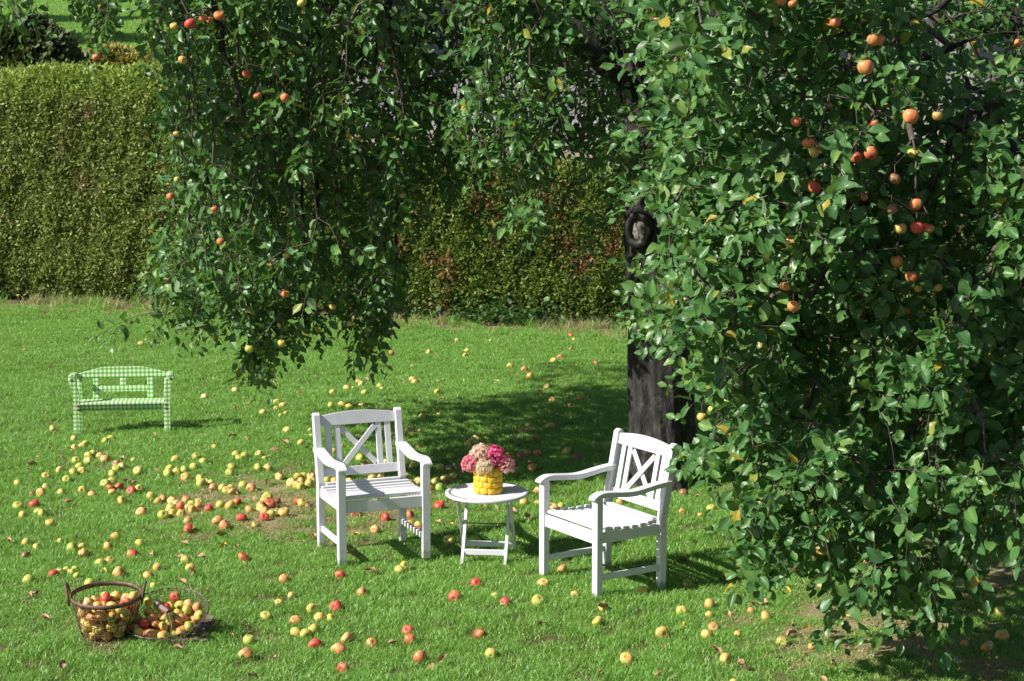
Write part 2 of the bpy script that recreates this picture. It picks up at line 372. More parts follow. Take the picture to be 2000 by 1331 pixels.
mp = N(nt, 'ShaderNodeMapping'); mp.inputs['Scale'].default_value = (1, 1, .28); nt.links.new(v, mp.inputs[0])
n1 = noise(nt, mp.outputs[0], 26, 8, .68); n2 = noise(nt, v, 9, 5, .6)
c = ramp(nt, n1, [(.30, (.008, .007, .0065)), (.5, (.028, .024, .023)), (.68, (.072, .064, .062)), (.8, (.15, .14, .135))])
c = mix(nt, ramp(nt, n2, [(.56, (0, 0, 0)), (.70, (.35, .35, .35))]), c, (.20, .21, .18)); nt.links.new(c, p.inputs['Base Color'])
p.inputs['Roughness'].default_value = .92; bump(nt, p, n1, 1.0, .03)
hedge('hedge', 'tall clipped olive green conifer hedge beside the open lawn', -8.8, -2.35, lambda x: 2.88 + .0 * x - .02 * np.sin(np.asarray(x) * 1.7), 1.0, 4200, HM1, 3)
hedge('hedge', 'lower patchy conifer hedge with brown dead spots behind the tree trunk', -2.34, 6.6, lambda x: 1.86 - .03 * (np.asarray(x) + 2.3) + .03 * np.sin(np.asarray(x) * 2.1), .8, 3500, HM2, 5)
# round bush and rusty hedge on the slope
def blob_bush(name, label, cat, c, rad, mat, n, seed, cat_core=True, box=False):
    r = np.random.default_rng(seed); base = empty(name, c); tag(base, label, cat)
    if box:
        u = np.stack([r.uniform(-1, 1, n), r.uniform(-1, 1, n), r.uniform(0, 1, n)], 1); k = r.integers(0, 3, n)
        u[k == 0, 1] = -1; u[k == 1, 2] = 1; u[:, 2] *= 1 + .06 * np.sin(u[:, 0] * 17); nrm = np.where((k == 0)[:, None], [0, -1, 0], [0, 0, 1.0])
    else:
        u = r.normal(0, 1, (n, 3)); u[:, 2] = np.abs(u[:, 2]); u /= np.linalg.norm(u, axis=1, keepdims=True); nrm = u
        u = u * (1 + .07 * np.sin(u[:, 0] * 9) * np.sin(u[:, 2] * 8) + r.normal(0, .03, n))[:, None]
    P = u * np.array(rad); az = np.arctan2(nrm[:, 0], -nrm[:, 1])
    rot = np.stack([r.normal(-.3, .4, n) - nrm[:, 2], r.normal(0, .4, n), az + r.normal(0, .5, n)], 1)
    f = scatter(name + '_leaves', [spray(name + '_sp%d' % i, mat, seed * 7 + i, L=.12) for i in range(4)], P, rot, r.uniform(.9, 1.8, n), base); f.name = 'foliage'; f['kind'] = 'stuff'
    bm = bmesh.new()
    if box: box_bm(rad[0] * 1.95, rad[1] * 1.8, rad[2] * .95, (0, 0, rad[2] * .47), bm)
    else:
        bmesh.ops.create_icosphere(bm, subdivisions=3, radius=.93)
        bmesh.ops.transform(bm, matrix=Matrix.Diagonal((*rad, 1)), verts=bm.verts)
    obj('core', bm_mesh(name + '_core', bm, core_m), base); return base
b = AT(35, 95, 33); blob_bush('round_bush', 'dark rounded shrub just behind the tall hedge', 'bush', (b[0], 33, b[2] - .62), (1.0, .8, .98), HMB, 7000, 21)
b = AT(330, 112, 35); blob_bush('rust_hedge', 'low rusty yellow hedge running across the foot of the slope', 'hedge', (b[0] - .2, 35, b[2] - 1.35), (3.0, .4, 1.34), HM3, 12000, 22, box=True)
# slender tree on the slope
fb = terrain(-7.4, 46)
t_ = empty('garden_tree', (AT(195, 10, 46)[0], 46, float(terrain(0, 46)))); tag(t_, 'slim dark tree trunk on the sunny slope above the hedge', 'tree')
V, F = tube([(0, 0, -.1), (.03, 0, .8), (-.05, 0, 1.8), (.05, 0, 2.8)], [.17, .14, .12, .09], 10); obj('trunk', mesh_np('slope_trunk', V, F, bark_m, smooth=True), t_)
lr = np.random.default_rng(5); u = lr.normal(0, 1, (2600, 3)); u /= np.linalg.norm(u, axis=1, keepdims=True); u *= lr.random((2600, 1)) ** .4
f = scatter('crown_leaves', [spray('gt_sp%d' % i, HMB, 400 + i, L=.2) for i in range(3)], u * np.array([2.2, 2.2, 1.2]) + np.array([0, 0, 3.6]), lr.uniform(0, 6.28, (2600, 3)), lr.uniform(1, 2, 2600), t_); f.name = 'crown'; f['kind'] = 'stuff'

for k_, (gx_, gy_, lab) in enumerate(((-15.5, 43, 'leafy garden tree up the slope beyond the round bush'), (-19, 55, 'farther leafy garden tree high on the slope'))):
    c = t_.copy(); sc.collection.objects.link(c); c.location = (gx_, gy_, float(terrain(0, gy_))); c.scale = (1.25,) * 3; c['label'] = lab
    for ch in t_.children: d = ch.copy(); sc.collection.objects.link(d); d.parent = c
# ------------------------------------------------------------------ house and terrace seen through the branches
plaster = simple('pale_render', [(.3, (.28, .26, .26)), (.7, (.36, .34, .34))], 3, .9, .3, 40)
stone_m = simple('beige_stone', [(.3, (.34, .27, .21)), (.55, (.48, .41, .34)), (.75, (.58, .52, .45))], 6, .9, .6, 25, bd=.01)
brownwood = simple('brown_painted_wood', [(.3, (.10, .035, .025)), (.7, (.17, .07, .05))], 8, .6, .2, 40)
roof_m = simple('dark_roof_tile', [(.3, (.035, .03, .035)), (.7, (.07, .055, .06))], 5, .8, .4, 30)
paving_m = simple('grey_paving', [(.3, (.22, .22, .24)), (.7, (.33, .33, .35))], 5, .9, .4, 30)
glass_m, nt, p, o = new_mat('window_glass'); p.inputs['Base Color'].default_value = (.03, .04, .05, 1); p.inputs['Roughness'].default_value = .05
wall = empty('terrace_wall', (2.2, 27.5, 0)); tag(wall, 'low beige stone terrace wall glimpsed behind the hedge', 'wall')
obj('backing', bm_mesh('tw_back', box_bm(11, .2, 2.1, (0, .22, 1.05)), stone_m), wall)
blocks = [bm_mesh('wall_block_%d' % i, box_bm(.46, .2, .2, (0, 0, 0)), stone_m, .012) for i in range(2)]
for row in range(6):
    for k in range(22):
        o = obj('stone', blocks[(row + k) % 2], wall, (-5.25 + k * .495 + (row % 2) * .24, random.uniform(-.012, .012), .96 + row * .212))
terr = empty('terrace', (0, 0, 0)); tag(obj('terrace_paving', bm_mesh('terrace', box_bm(11, 5.0, .15, (2.2, 30.3, 2.06)), paving_m)), kind='structure'); bpy.data.objects.remove(terr)
house = empty('house', (3.6, 33, 2.14)); tag(house, 'pale rendered house with brown woodwork behind the apple tree', 'house')
obj('wall', bm_mesh('h_wall', box_bm(13, 5, 3.0, (0, 2.5, 1.5)), plaster), house)
rf = obj('roof', bm_mesh('h_roof', prism_bm([(-.6, 3.0), (-.6, 3.12), (2.5, 4.6), (5.6, 3.12), (5.6, 3.0)], 'x', -6.9, 6.9), roof_m), house)
for i in range(5):
    x = -5.2 + i * 2.5
    wd = obj('window', bm_mesh('h_frame', box_bm(1.3, .08, 1.3, (0, 0, 0)), brownwood), house, (x, -.03, 1.45))
    for sx in (-1, 1): obj('pane', bm_mesh('h_pane', box_bm(.54, .03, 1.14, (sx * .305, -.04, 0)), glass_m), wd)
obj('fascia', bm_mesh('h_fascia', box_bm(13.8, .05, .22, (0, -.62, 2.98)), brownwood), house)

# ------------------------------------------------------------------ white garden chairs
white, nt, p, o = new_mat('white_painted_wood'); v = oco(nt)
n1 = noise(nt, v, 14, 5, .65); mp = N(nt, 'ShaderNodeMapping'); mp.inputs['Scale'].default_value = (1, 1, 1); nt.links.new(v, mp.inputs[0])
nt.links.new(ramp(nt, n1, [(.22, (.54, .54, .57)), (.42, (.64, .64, .68)), (.8, (.69, .69, .73))]), p.inputs['Base Color'])
nt.links.new(ramp(nt, noise(nt, v, 40, 4), [(.3, (.34,) * 3), (.7, (.55,) * 3)]), p.inputs['Roughness']); 
wz = N(nt, 'ShaderNodeSeparateXYZ'); wp = pos(nt); nt.links.new(wp, wz.inputs[0])
foot = mth(nt, 'MULTIPLY', mth(nt, 'LESS_THAN', mth(nt, 'ADD', wz.outputs[2], mth(nt, 'MULTIPLY', noise(nt, wp, 60, 4), -.09)), .0), .55)
pc_ = p.inputs['Base Color'].links[0].from_socket; nt.links.new(mix(nt, foot, pc_, (.22, .27, .14)), p.inputs['Base Color'])
g1m = N(nt, 'ShaderNodeMapping'); g1m.inputs['Scale'].default_value = (1, 1, .06); nt.links.new(v, g1m.inputs[0])
g2m = N(nt, 'ShaderNodeMapping'); g2m.inputs['Scale'].default_value = (.06, 1, 1); nt.links.new(v, g2m.inputs[0])
bump(nt, p, mth(nt, 'MULTIPLY', noise(nt, g1m.outputs[0], 220, 4, .7), noise(nt, g2m.outputs[0], 220, 4, .7)), .5, .0016)
screw_m = simple('dark_screw_head', [(.4, (.06, .05, .045)), (.7, (.14, .10, .08))], 30, .5, 0)
def curved_board(name, cl, wid, x0, x1, mat):            # board of given thickness outline in y,z swept over x
    return bm_mesh(name, prism_bm(cl, 'x', x0, x1), mat, .003)
W_, D_ = .561, .476
def rear_y(z): return D_ / 2 + (0 if z < .44 else (z - .44) * .20)
def make_chair():
    t = empty('garden_chair'); hw, hd = W_ / 2, D_ / 2
    fl = bm_mesh('front_leg', box_bm(.052, .044, .625, (0, 0, .3125)), white, .003)
    for s in (-1, 1): obj('front_leg', fl, t, (s * hw, -hd, 0))
    prof = [(-.022, 0), (.024, 0), (.024, .44), (.112, .872), (.104, .886), (.086, .890), (.064, .876), (-.022, .44)]
    rl = bm_mesh('rear_leg', prism_bm([(hd + a, b) for a, b in prof], 'x', -.022, .022), white, .003)
    for s in (-1, 1): obj('rear_leg', rl, t, (s * hw, 0, 0))
    # arm rest with its dip and rounded nose
    ys = np.linspace(-hd - .048, hd + .055, 20); u = (ys - ys[0]) / (ys[-1] - ys[0])
    top = .650 + .008 * np.cos(u * 2 * np.pi * 1.0) + .010 * u - .030 * np.clip(1 - u / .13, 0, 1) ** 2 - .008 * np.exp(-((u - .52) / .2) ** 2)
    bot = .620 + .006 * np.cos(u * 2 * np.pi) + .012 * u - .012 * np.exp(-((u - .52) / .2) ** 2); bot[0] -= .012; bot[1] -= .004
    arm = bm_mesh('arm_rest', prism_bm(list(zip(ys, top)) + list(zip(ys[::-1], bot[::-1])), 'x', -.031, .031), white, .003)
    for s in (-1, 1): obj('arm_rest', arm, t, (s * (hw + .002), 0, 0))
    # seat slats on a dished seat
    ns = 8; sl = bm_mesh('seat_slat', box_bm(W_ + .030, .038, .018), white, .003); sf = bm_mesh('seat_slat_front', box_bm(W_ - .056, .044, .020), white, .003)
    for i in range(ns):
        y = -hd + .026 + i * (D_ - .055) / (ns - 1); q = (i / (ns - 1) - .5) * 2
        obj('seat_slat', sf if i in (0, ns - 1) else sl, t, (0, y, .418 + .016 * q * q), (-.10 * q, 0, 0))
    obj('front_apron', bm_mesh('front_apron', box_bm(W_ - .052, .022, .075, (0, -hd - .002, .378)), white, .003), t)
    obj('rear_apron', bm_mesh('rear_apron', box_bm(W_ - .044, .022, .07, (0, hd, .378)), white, .003), t)
    sa = bm_mesh('side_apron', box_bm(.022, D_ - .046, .064, (0, 0, .3755)), white, .003)
    st = bm_mesh('stretcher', box_bm(.022, D_ - .046, .038, (0, 0, .135)), white, .003)
    for s in (-1, 1): obj('side_apron', sa, t, (s * (hw - .004), 0, 0)); obj('stretcher', st, t, (s * (hw - .004), 0, 0))
    # back: leaning plane
    lean = Matrix.Rotation(-math.atan(.20), 4, 'X')
    def onback(me_name, bm, name):
        bmesh.ops.transform(bm, matrix=Matrix.Translation((0, hd + .008, .44)) @ lean, verts=bm.verts)
        return obj(name, bm_mesh(me_name, bm, white, .0025), t)
    iw = W_ - .044; xs = np.linspace(-iw / 2, iw / 2, 13)
    arch = lambda x: .455 - .024 * (2 * x / iw) ** 2
    onback('top_rail', prism_bm([(x, arch(x)) for x in xs] + [(iw / 2, .366), (-iw / 2, .366)], 'y', -.013, .013), 'top_rail')
    onback('lower_rail', box_bm(iw, .022, .058, (0, 0, .062)), 'lower_rail')
    for fx in (.105, .228, .772, .895):
        x = (fx - .5) * iw; onback('back_slat', box_bm(.040, .014, .280, (x, 0, .2285)), 'back_slat')
    dx, dz = .236 * iw, .262
    for s in (-1, 1):
        L = math.hypot(2 * dx, dz); rot = Matrix.Rotation(-s * math.atan2(dz, 2 * dx), 3, 'Y')
        onback('cross_slat', box_bm(L - .02, .010 if s > 0 else .009, .036, (0, -.0055 if s > 0 else .0055, .2245), rot=rot), 'cross_slat')
    V, F = lathe([(0, .003), (.0035, .0028), (.0048, .001), (.005, 0)], 8); bolt = mesh_np('bolt', V, F, screw_m, smooth=True)
    for s in (-1, 1):
        for y, z in ((-hd, .378), (hd, .395), (hd, .47), (rear_y(.86) + .012, .845)):
            obj('bolt', bolt, t, (s * (hw + (.026 if y < 0 else .022)), y + .002, z), (0, s * math.pi / 2, 0))
    return t
def copy_tree(o, parent=None):
    c = o.copy(); sc.collection.objects.link(c); c.parent = parent
    for ch in list(o.children): copy_tree(ch, c)
    return c
C1 = make_chair(); C1.location = (-.904, 12.319, 0); C1.rotation_euler = (0, 0, .375)
tag(C1, 'white slatted wooden armchair with crossed back standing to the left of the round table', 'chair', 'white garden armchairs')
C2 = copy_tree(C1); C2.location = (.552, 11.579, 0); C2.rotation_euler = (0, 0, -.991)
tag(C2, 'white slatted wooden armchair with crossed back turned sideways before the tree trunk', 'chair', 'white garden armchairs')

# ------------------------------------------------------------------ round folding table
TX, TY, TR, TH = -.162, 12.163, .2645, .445
T = empty('round_table', (TX, TY, 0), -.11); tag(T, 'small round white folding table between the two armchairs', 'table')
V, F = [], []
na = 72
for r_, z_ in ((TR - .030, TH), (TR - .003, TH), (TR, TH - .003), (TR, TH - .017), (TR - .003, TH - .02), (TR - .030, TH - .02)):
    for k in range(na): V.append((r_ * math.cos(2 * math.pi * k / na), r_ * math.sin(2 * math.pi * k / na), z_))
for i in range(6):
    for k in range(na): l = (k + 1) % na; j = (i + 1) % 6; F.append((i * na + k, i * na + l, j * na + l, j * na + k))
me = mesh_np('rim', V, F, white)
me.flip_normals()
obj('rim', me, T)
ri = TR - .034; nsl = 11; step = 2 * ri / nsl
for i in range(nsl):
    y0 = -ri + i * step + .004; y1 = y0 + step - .008; up, lo = [], []
    ch = lambda y: math.sqrt(max(ri * ri - y * y, 1e-6))
    yy = np.linspace(y0, y1, 5); pts = [(ch(y), y) for y in yy] + [(-ch(y), y) for y in yy[::-1]]
    obj('table_slat', bm_mesh('table_slat', prism_bm(pts, 'z', TH - .019, TH - .002), white, .0012), T)
for s in (-1, 1): obj('batten', bm_mesh('batten', box_bm(.022, .34, .022, (s * .16, 0, TH - .0305)), white, .002), T)
def leg_between(name, a, b, w, d, parent):
    a, b = Vector(a), Vector(b); dv = b - a; L = dv.length
    bm = box_bm(w, d, L, (0, 0, 0)); q = Matrix.Rotation(math.atan2(dv.y, dv.z) * -1, 4, 'X')
    bmesh.ops.transform(bm, matrix=Matrix.Translation((a + b) / 2) @ q, verts=bm.verts)
    return obj(name, bm_mesh(name, bm, white, .002), parent)
for s in (-1, 1):
    leg_between('leg', (s * .138, -.165, 0), (s * .138, .14, TH - .02), .020, .030, T)
    leg_between('leg', (s * .166, .17, 0), (s * .166, -.14, TH - .02), .020, .030, T)
obj('crossbar', bm_mesh('crossbar', box_bm(.256, .016, .036, (0, -.115, .075)), white, .002), T)
obj('crossbar', bm_mesh('crossbar', box_bm(.312, .016, .036, (0, .125, .068)), white, .002), T)
V, F = tube([(-.18, 0, .235), (.18, 0, .235)], .004, 6); obj('pivot_rod', mesh_np('pivot_rod', V, F, screw_m, smooth=True), T)

# ------------------------------------------------------------------ yellow knobbly vase
yel, nt, p, o = new_mat('yellow_glaze'); v = oco(nt)
nt.links.new(ramp(nt, noise(nt, v, 30, 4), [(.3, (.60, .33, .012)), (.7, (.78, .50, .03))]), p.inputs['Base Color']); p.inputs['Roughness'].default_value = .28
nt.links.new(ramp(nt, noise(nt, v, 60, 3), [(.3, (.2,) * 3), (.7, (.5,) * 3)]), p.inputs['Roughness'])
vx, vy = TX + .01, TY - .015
vase = empty('vase', (vx, vy, TH + .0005)); vase.scale = (1.14, 1.14, 1.1); tag(vase, 'bright yellow knobbly pineapple shaped vase on the round table', 'vase')
V, F = lathe([(0, .004), (.066, .0), (.070, .004), (.074, .02), (.075, .125), (.070, .150), (.064, .150), (.066, .10), (.064, .01), (0, .008)], 32)
obj('body', mesh_np('vase_body', V, F, yel, smooth=True), vase)
kb = bmesh.new(); bmesh.ops.create_icosphere(kb, subdivisions=2, radius=1)
for vv in kb.verts:
    c = vv.co; c.x = math.copysign(abs(c.x) ** .75, c.x); c.z = math.copysign(abs(c.z) ** .8, c.z)
bmesh.ops.transform(kb, matrix=Matrix.Diagonal((.0290, .0135, .0245, 1)), verts=kb.verts); knob = bm_mesh('knob', kb, yel, smooth=True)
for row in range(4):
    for k in range(10):
        a_ = (k + .5 * (row % 2)) * 2 * math.pi / 10
        o = obj('knob', knob, vase, (.071 * math.cos(a_), .071 * math.sin(a_), .019 + row * .0345), (random.uniform(-.12, .12), random.uniform(-.1, .1), a_ + math.pi / 2))
        q = random.uniform(.92, 1.05); o.scale = (q, 1.0 + random.uniform(-.1, .15), q)

# ------------------------------------------------------------------ hydrangea heads
def petal_mat(name, c0, c1, c2):
    m, nt, p, o = new_mat(name); a = nt.nodes.new('ShaderNodeAttribute'); a.attribute_name = 'tone'
    c = ramp(nt, a.outputs['Fac'], [(.1, c0), (.5, c1), (.9, c2)]); nt.links.new(c, p.inputs['Base Color']); p.inputs['Roughness'].default_value = .6
    translucent(nt, p, o, c, .5); return m
PM = dict(cream=petal_mat('cream_petals', (.58, .44, .26), (.80, .68, .48), (.90, .84, .66)), blush=petal_mat('blush_petals', (.64, .38, .28), (.84, .64, .50), (.92, .80, .66)),
          magenta=petal_mat('magenta_petals', (.62, .03, .20), (.86, .10, .34), (.92, .34, .54)), pink=petal_mat('dusty_pink_petals', (.66, .14, .22), (.84, .30, .40), (.92, .60, .60)),
          mixed=petal_mat('faded_pink_petals', (.70, .26, .30), (.86, .46, .48), (.92, .70, .64)))
green_stem = simple('flower_stem', [(.3, (.06, .10, .03)), (.7, (.12, .16, .05))], 20, .6, 0)
def hydrangea(label, c, rad, mat, seed, tip):
    r = np.random.default_rng(seed); base = empty('hydrangea', tip); tag(base, label, 'flower', 'dried hydrangea heads in the yellow vase')
    parts, tn = [], []
    n = 460
    for i in range(n):
        d = r.normal(0, 1, 3); d /= np.linalg.norm(d); 
        if d[2] < -.55: d[2] *= -1
        cc = d * np.array(rad) * 1.12 * (1 + .10 * math.sin(d[0] * 7 + seed) * math.cos(d[2] * 6) + r.normal(0, .05)) ; t = r.uniform(0, 1)
        x = np.cross(d, r.normal(0, 1, 3)); x /= np.linalg.norm(x); y = np.cross(d, x); dd = d + r.normal(0, .3, 3); sz = r.uniform(.0062, .0105)
        for k in range(4):
            a0 = k * math.pi / 2; e = x * math.cos(a0) + y * math.sin(a0); s_ = np.cross(dd, e) * .55
            parts.append((np.array([cc, cc + (e * .6 + s_ + dd * .15) * sz, cc + (e + dd * r.uniform(.1, .5)) * sz, cc + (e * .6 - s_ + dd * .15) * sz]), np.array([(0, 1, 2, 3)])))
            tn += [t * .7 + r.uniform(0, .3)] * 4
    V, F = join(parts); off = np.array(c) - np.array(tip)
    obj('flower_head', mesh_np('flower_head', V + off, F, mat, tone=tn), base)
    parts = []
    for i in range(26):                                    # branching stalks inside the head
        d = r.normal(0, 1, 3); d[2] = abs(d[2]); d /= np.linalg.norm(d); parts.append(tube([off - np.array([0, 0, rad[2] * .6]), off + d * np.array(rad) * .8], .0012, 4))
    parts.append(tube([(0, 0, 0), off * .5 + np.array([0, 0, -.01]), off - np.array([0, 0, rad[2] * .5])], .0025, 5))
    V, F = join(parts); obj('stem', mesh_np('flower_stem', V, F, green_stem), base)
def vp(dx, dy, z): return (vx + dx, vy + dy, TH + z + .012)
in_v = lambda a, b: vp(a, b, .11)
hydrangea('largest beige cream hydrangea head crowning the yellow vase', vp(-.045, .005, .235), (.062, .06, .052), PM['blush'], 1, in_v(-.02, 0))
hydrangea('vivid magenta hydrangea head in the middle of the bouquet', vp(.045, -.01, .215), (.056, .055, .062), PM['magenta'], 2, in_v(.02, -.01))
hydrangea('dusty pink hydrangea head hanging over the left side of the vase', vp(-.108, -.01, .165), (.054, .052, .054), PM['pink'], 3, in_v(-.03, -.01))
hydrangea('pale cream hydrangea head low in front over the vase rim', vp(-.020, -.062, .155), (.050, .042, .046), PM['cream'], 4, in_v(-.01, -.03))
hydrangea('faded pink hydrangea head drooping over the right side of the vase', vp(.112, .0, .158), (.050, .052, .056), PM['mixed'], 5, in_v(.03, 0))
hydrangea('small faded pink hydrangea head at the back of the bouquet', vp(.03, .07, .19), (.05, .045, .045), PM['pink'], 6, in_v(.01, .03))

# ------------------------------------------------------------------ child's bench covered in green gingham
ging, nt, p, o = new_mat('green_gingham'); tc = nt.nodes.new('ShaderNodeTexCoord')
sx = N(nt, 'ShaderNodeSeparateXYZ'); nt.links.new(tc.outputs['Object'], sx.inputs[0]); nx_ = N(nt, 'ShaderNodeSeparateXYZ'); nt.links.new(tc.outputs['Normal'], nx_.inputs[0])
PER = .0355
def stripe(s, ph):
    f = mth(nt, 'FRACT', mth(nt, 'ADD', mth(nt, 'DIVIDE', s, PER), ph)); wide = mth(nt, 'LESS_THAN', f, .51)
    line = mth(nt, 'LESS_THAN', mth(nt, 'ABSOLUTE', mth(nt, 'SUBTRACT', f, .26)), .035); return wide, line
st = [stripe(sx.outputs[i], ph + 10) for i, ph in enumerate((.1, .3, .45))]
ax = [mth(nt, 'GREATER_THAN', mth(nt, 'ABSOLUTE', nx_.outputs[i]), .62) for i in range(3)]
inv = [mth(nt, 'SUBTRACT', 1.0, a_) for a_ in ax]
wsum = mth(nt, 'ADD', mth(nt, 'ADD', mth(nt, 'MULTIPLY', st[0][0], inv[0]), mth(nt, 'MULTIPLY', st[1][0], inv[1])), mth(nt, 'MULTIPLY', st[2][0], inv[2]))
lsum = mth(nt, 'ADD', mth(nt, 'ADD', mth(nt, 'MULTIPLY', st[0][1], inv[0]), mth(nt, 'MULTIPLY', st[1][1], inv[1])), mth(nt, 'MULTIPLY', st[2][1], inv[2]))
c = ramp(nt, mth(nt, 'MULTIPLY', wsum, .5), [(0, (.78, .80, .78)), (.49, (.32, .58, .18)), (.95, (.14, .42, .07))]); nt.nodes[-1]
for n_ in nt.nodes:
    if n_.type == 'VALTORGB': n_.color_ramp.interpolation = 'CONSTANT'
c = mix(nt, mth(nt, 'MULTIPLY', mth(nt, 'MINIMUM', lsum, 1.0), .6), c, (.06, .22, .03))
nt.links.new(c, p.inputs['Base Color']); p.inputs['Roughness'].default_value = .5; bump(nt, p, noise(nt, oco(nt), 60, 4), .25, .002)
nut_m = simple('brass_nut', [(.3, (.16, .10, .06)), (.7, (.30, .22, .15))], 40, .4, 0)
B0 = (G(152, 847) + G(326, 846)) / 2
BN = empty('bench', (B0[0], B0[1] + .015, 0), .10); tag(BN, "small child's bench covered in green and white gingham check on the lawn", 'bench')
BW = .405 - .025
def bpart(name, bm, rot=None, loc=None, parent=BN, bev=.004): return obj(name, bm_mesh(name, bm, ging, bev), parent, loc, rot)
for s in (-1, 1):
    # front leg: straight below, sweeping outward to a scroll at arm height
    inner = [(-.026, 0), (-.026, .30), (-.022, .36), (-.008, .41), (.006, .445), (.004, .47)]
    outer = [(.058, .505), (.062, .47), (.050, .43), (.034, .38), (.028, .32), (.026, 0)]
    pts = inner + [(.012, .495), (.034, .512)] + outer; pts = [(s * a_, b_) for a_, b_ in pts]
    o = bpart('front_leg', prism_bm(pts, 'y', -.018, .018), loc=(s * BW, 0, 0))
    arm = [(-.020, .495), (.02, .510), (.09, .508), (.185, .500), (.185, .472), (.09, .478), (.03, .482), (-.018, .470)]
    bpart('arm_rest', prism_bm(arm, 'x', -.022, .022), loc=(s * (BW + .026), 0, 0))
    bpart('rear_leg', prism_bm([(.150, 0), (.177, 0), (.177, .25), (.213, .475), (.185, .475), (.150, .25)], 'x', -.020, .020), loc=(s * (BW - .012), 0, 0))
    bpart('side_rail', box_bm(.022, .13, .06, (s * (BW - .01), .084, .20)))
    for z_, dx in ((.470, .034), (.212, .012), (.243, .012)):
        V, F = lathe([(0, .007), (.006, .006), (.010, .003), (.011, 0)], 10)
        obj('bolt', mesh_np('bench_bolt', V, F, nut_m, smooth=True), BN, (s * (BW + dx * (1 if z_ > .4 else -1)), -.0185, z_), (math.pi / 2, 0, 0))
bpart('seat', box_bm(2 * BW - .052, .182, .022, (0, .074, .258)))
bpart('front_apron', box_bm(2 * BW - .055, .018, .056, (0, .020, .2185)))
bpart('rear_apron', box_bm(2 * BW - .05, .018, .060, (0, .156, .216)))
def bb(name, bm):
    bmesh.ops.transform(bm, matrix=Matrix.Translation((0, .160, .255)) @ Matrix.Rotation(-.12, 4, 'X'), verts=bm.verts)
    return bpart(name, bm)
hwB = BW - .0
xs = np.linspace(-hwB, hwB, 17); top = [.288 - .055 * max(0, (abs(x) - .16) / (hwB - .16)) ** 1.15 for x in xs]
bb('top_rail', prism_bm(list(zip(xs, top)) + [(hwB, .196), (-hwB, .196)], 'y', -.011, .011))
for s in (-1, 1): bb('back_slat', box_bm(.050, .018, .184, (s * .230, 0, .103)))
bb('middle_rail', box_bm(.408, .018, .052, (0, 0, .100)))
bb('back_slat', box_bm(.052, .018, .068, (0, 0, .161)))

# ------------------------------------------------------------------ baskets on weathered boards
plank_m = simple('weathered_red_brown_board', [(.3, (.10, .06, .05)), (.5, (.20, .125, .105)), (.75, (.30, .21, .18))], 12, .85, .7, 50, bd=.006)
rust, nt, p, o = new_mat('rusty_iron'); v = oco(nt); n1 = noise(nt, v, 35, 6, .7)
nt.links.new(ramp(nt, n1, [(.3, (.055, .035, .028)), (.5, (.13, .075, .052)), (.7, (.24, .15, .11))]), p.inputs['Base Color']); p.inputs['Roughness'].default_value = .62; p.inputs['Metallic'].default_value = .25; bump(nt, p, n1, .5, .002)
wire_m, nt, p, o = new_mat('dull_wire'); nt.links.new(ramp(nt, noise(nt, oco(nt), 30, 4), [(.3, (.07, .055, .045)), (.7, (.20, .16, .13))]), p.inputs['Base Color']); p.inputs['Metallic'].default_value = .4; p.inputs['Roughness'].default_value = .5
grip_m = simple('worn_wood_grip', [(.3, (.16, .12, .11)), (.7, (.32, .26, .24))], 14, .7, .4, 60)
b1c = G(216, 1241) + np.array([0, -.07, 0]); b2c = G(300, 1246) + np.array([.04, .06, 0])
slab = empty('plank', (0, 0, 0)); 
bpm = box_bm(.62, .15, .028, (0, 0, 0))
pc = (G(300, 1240) + np.array([.03, .0, 0])); bpy.data.objects.remove(slab)
for i, (dx, dy, rz, lab) in enumerate(((.0, -.105, .03, 'front weathered red brown board lying under the wire baskets'), (-.01, .055, -.02, 'middle weathered red brown board lying under the wire baskets'), (.03, .215, .04, 'rear weathered red brown board lying under the wire baskets'))):
    bm = box_bm(.70 - .05 * i, .15, .026, (0, 0, 0)); bmesh.ops.subdivide_edges(bm, edges=[e for e in bm.edges if abs(e.verts[0].co.x - e.verts[1].co.x) > .3], cuts=9)
    for vv in bm.verts: vv.co += Vector((random.uniform(-.004, .004), random.uniform(-.005, .005), random.uniform(-.002, .002)))
    o = obj('plank', bm_mesh('plank', bm, plank_m, .002), None, (pc[0] - .06 + dx, pc[1] + dy, .010), (0, 0, rz)); tag(o, lab, 'board', 'boards under the baskets')
PZ = .024
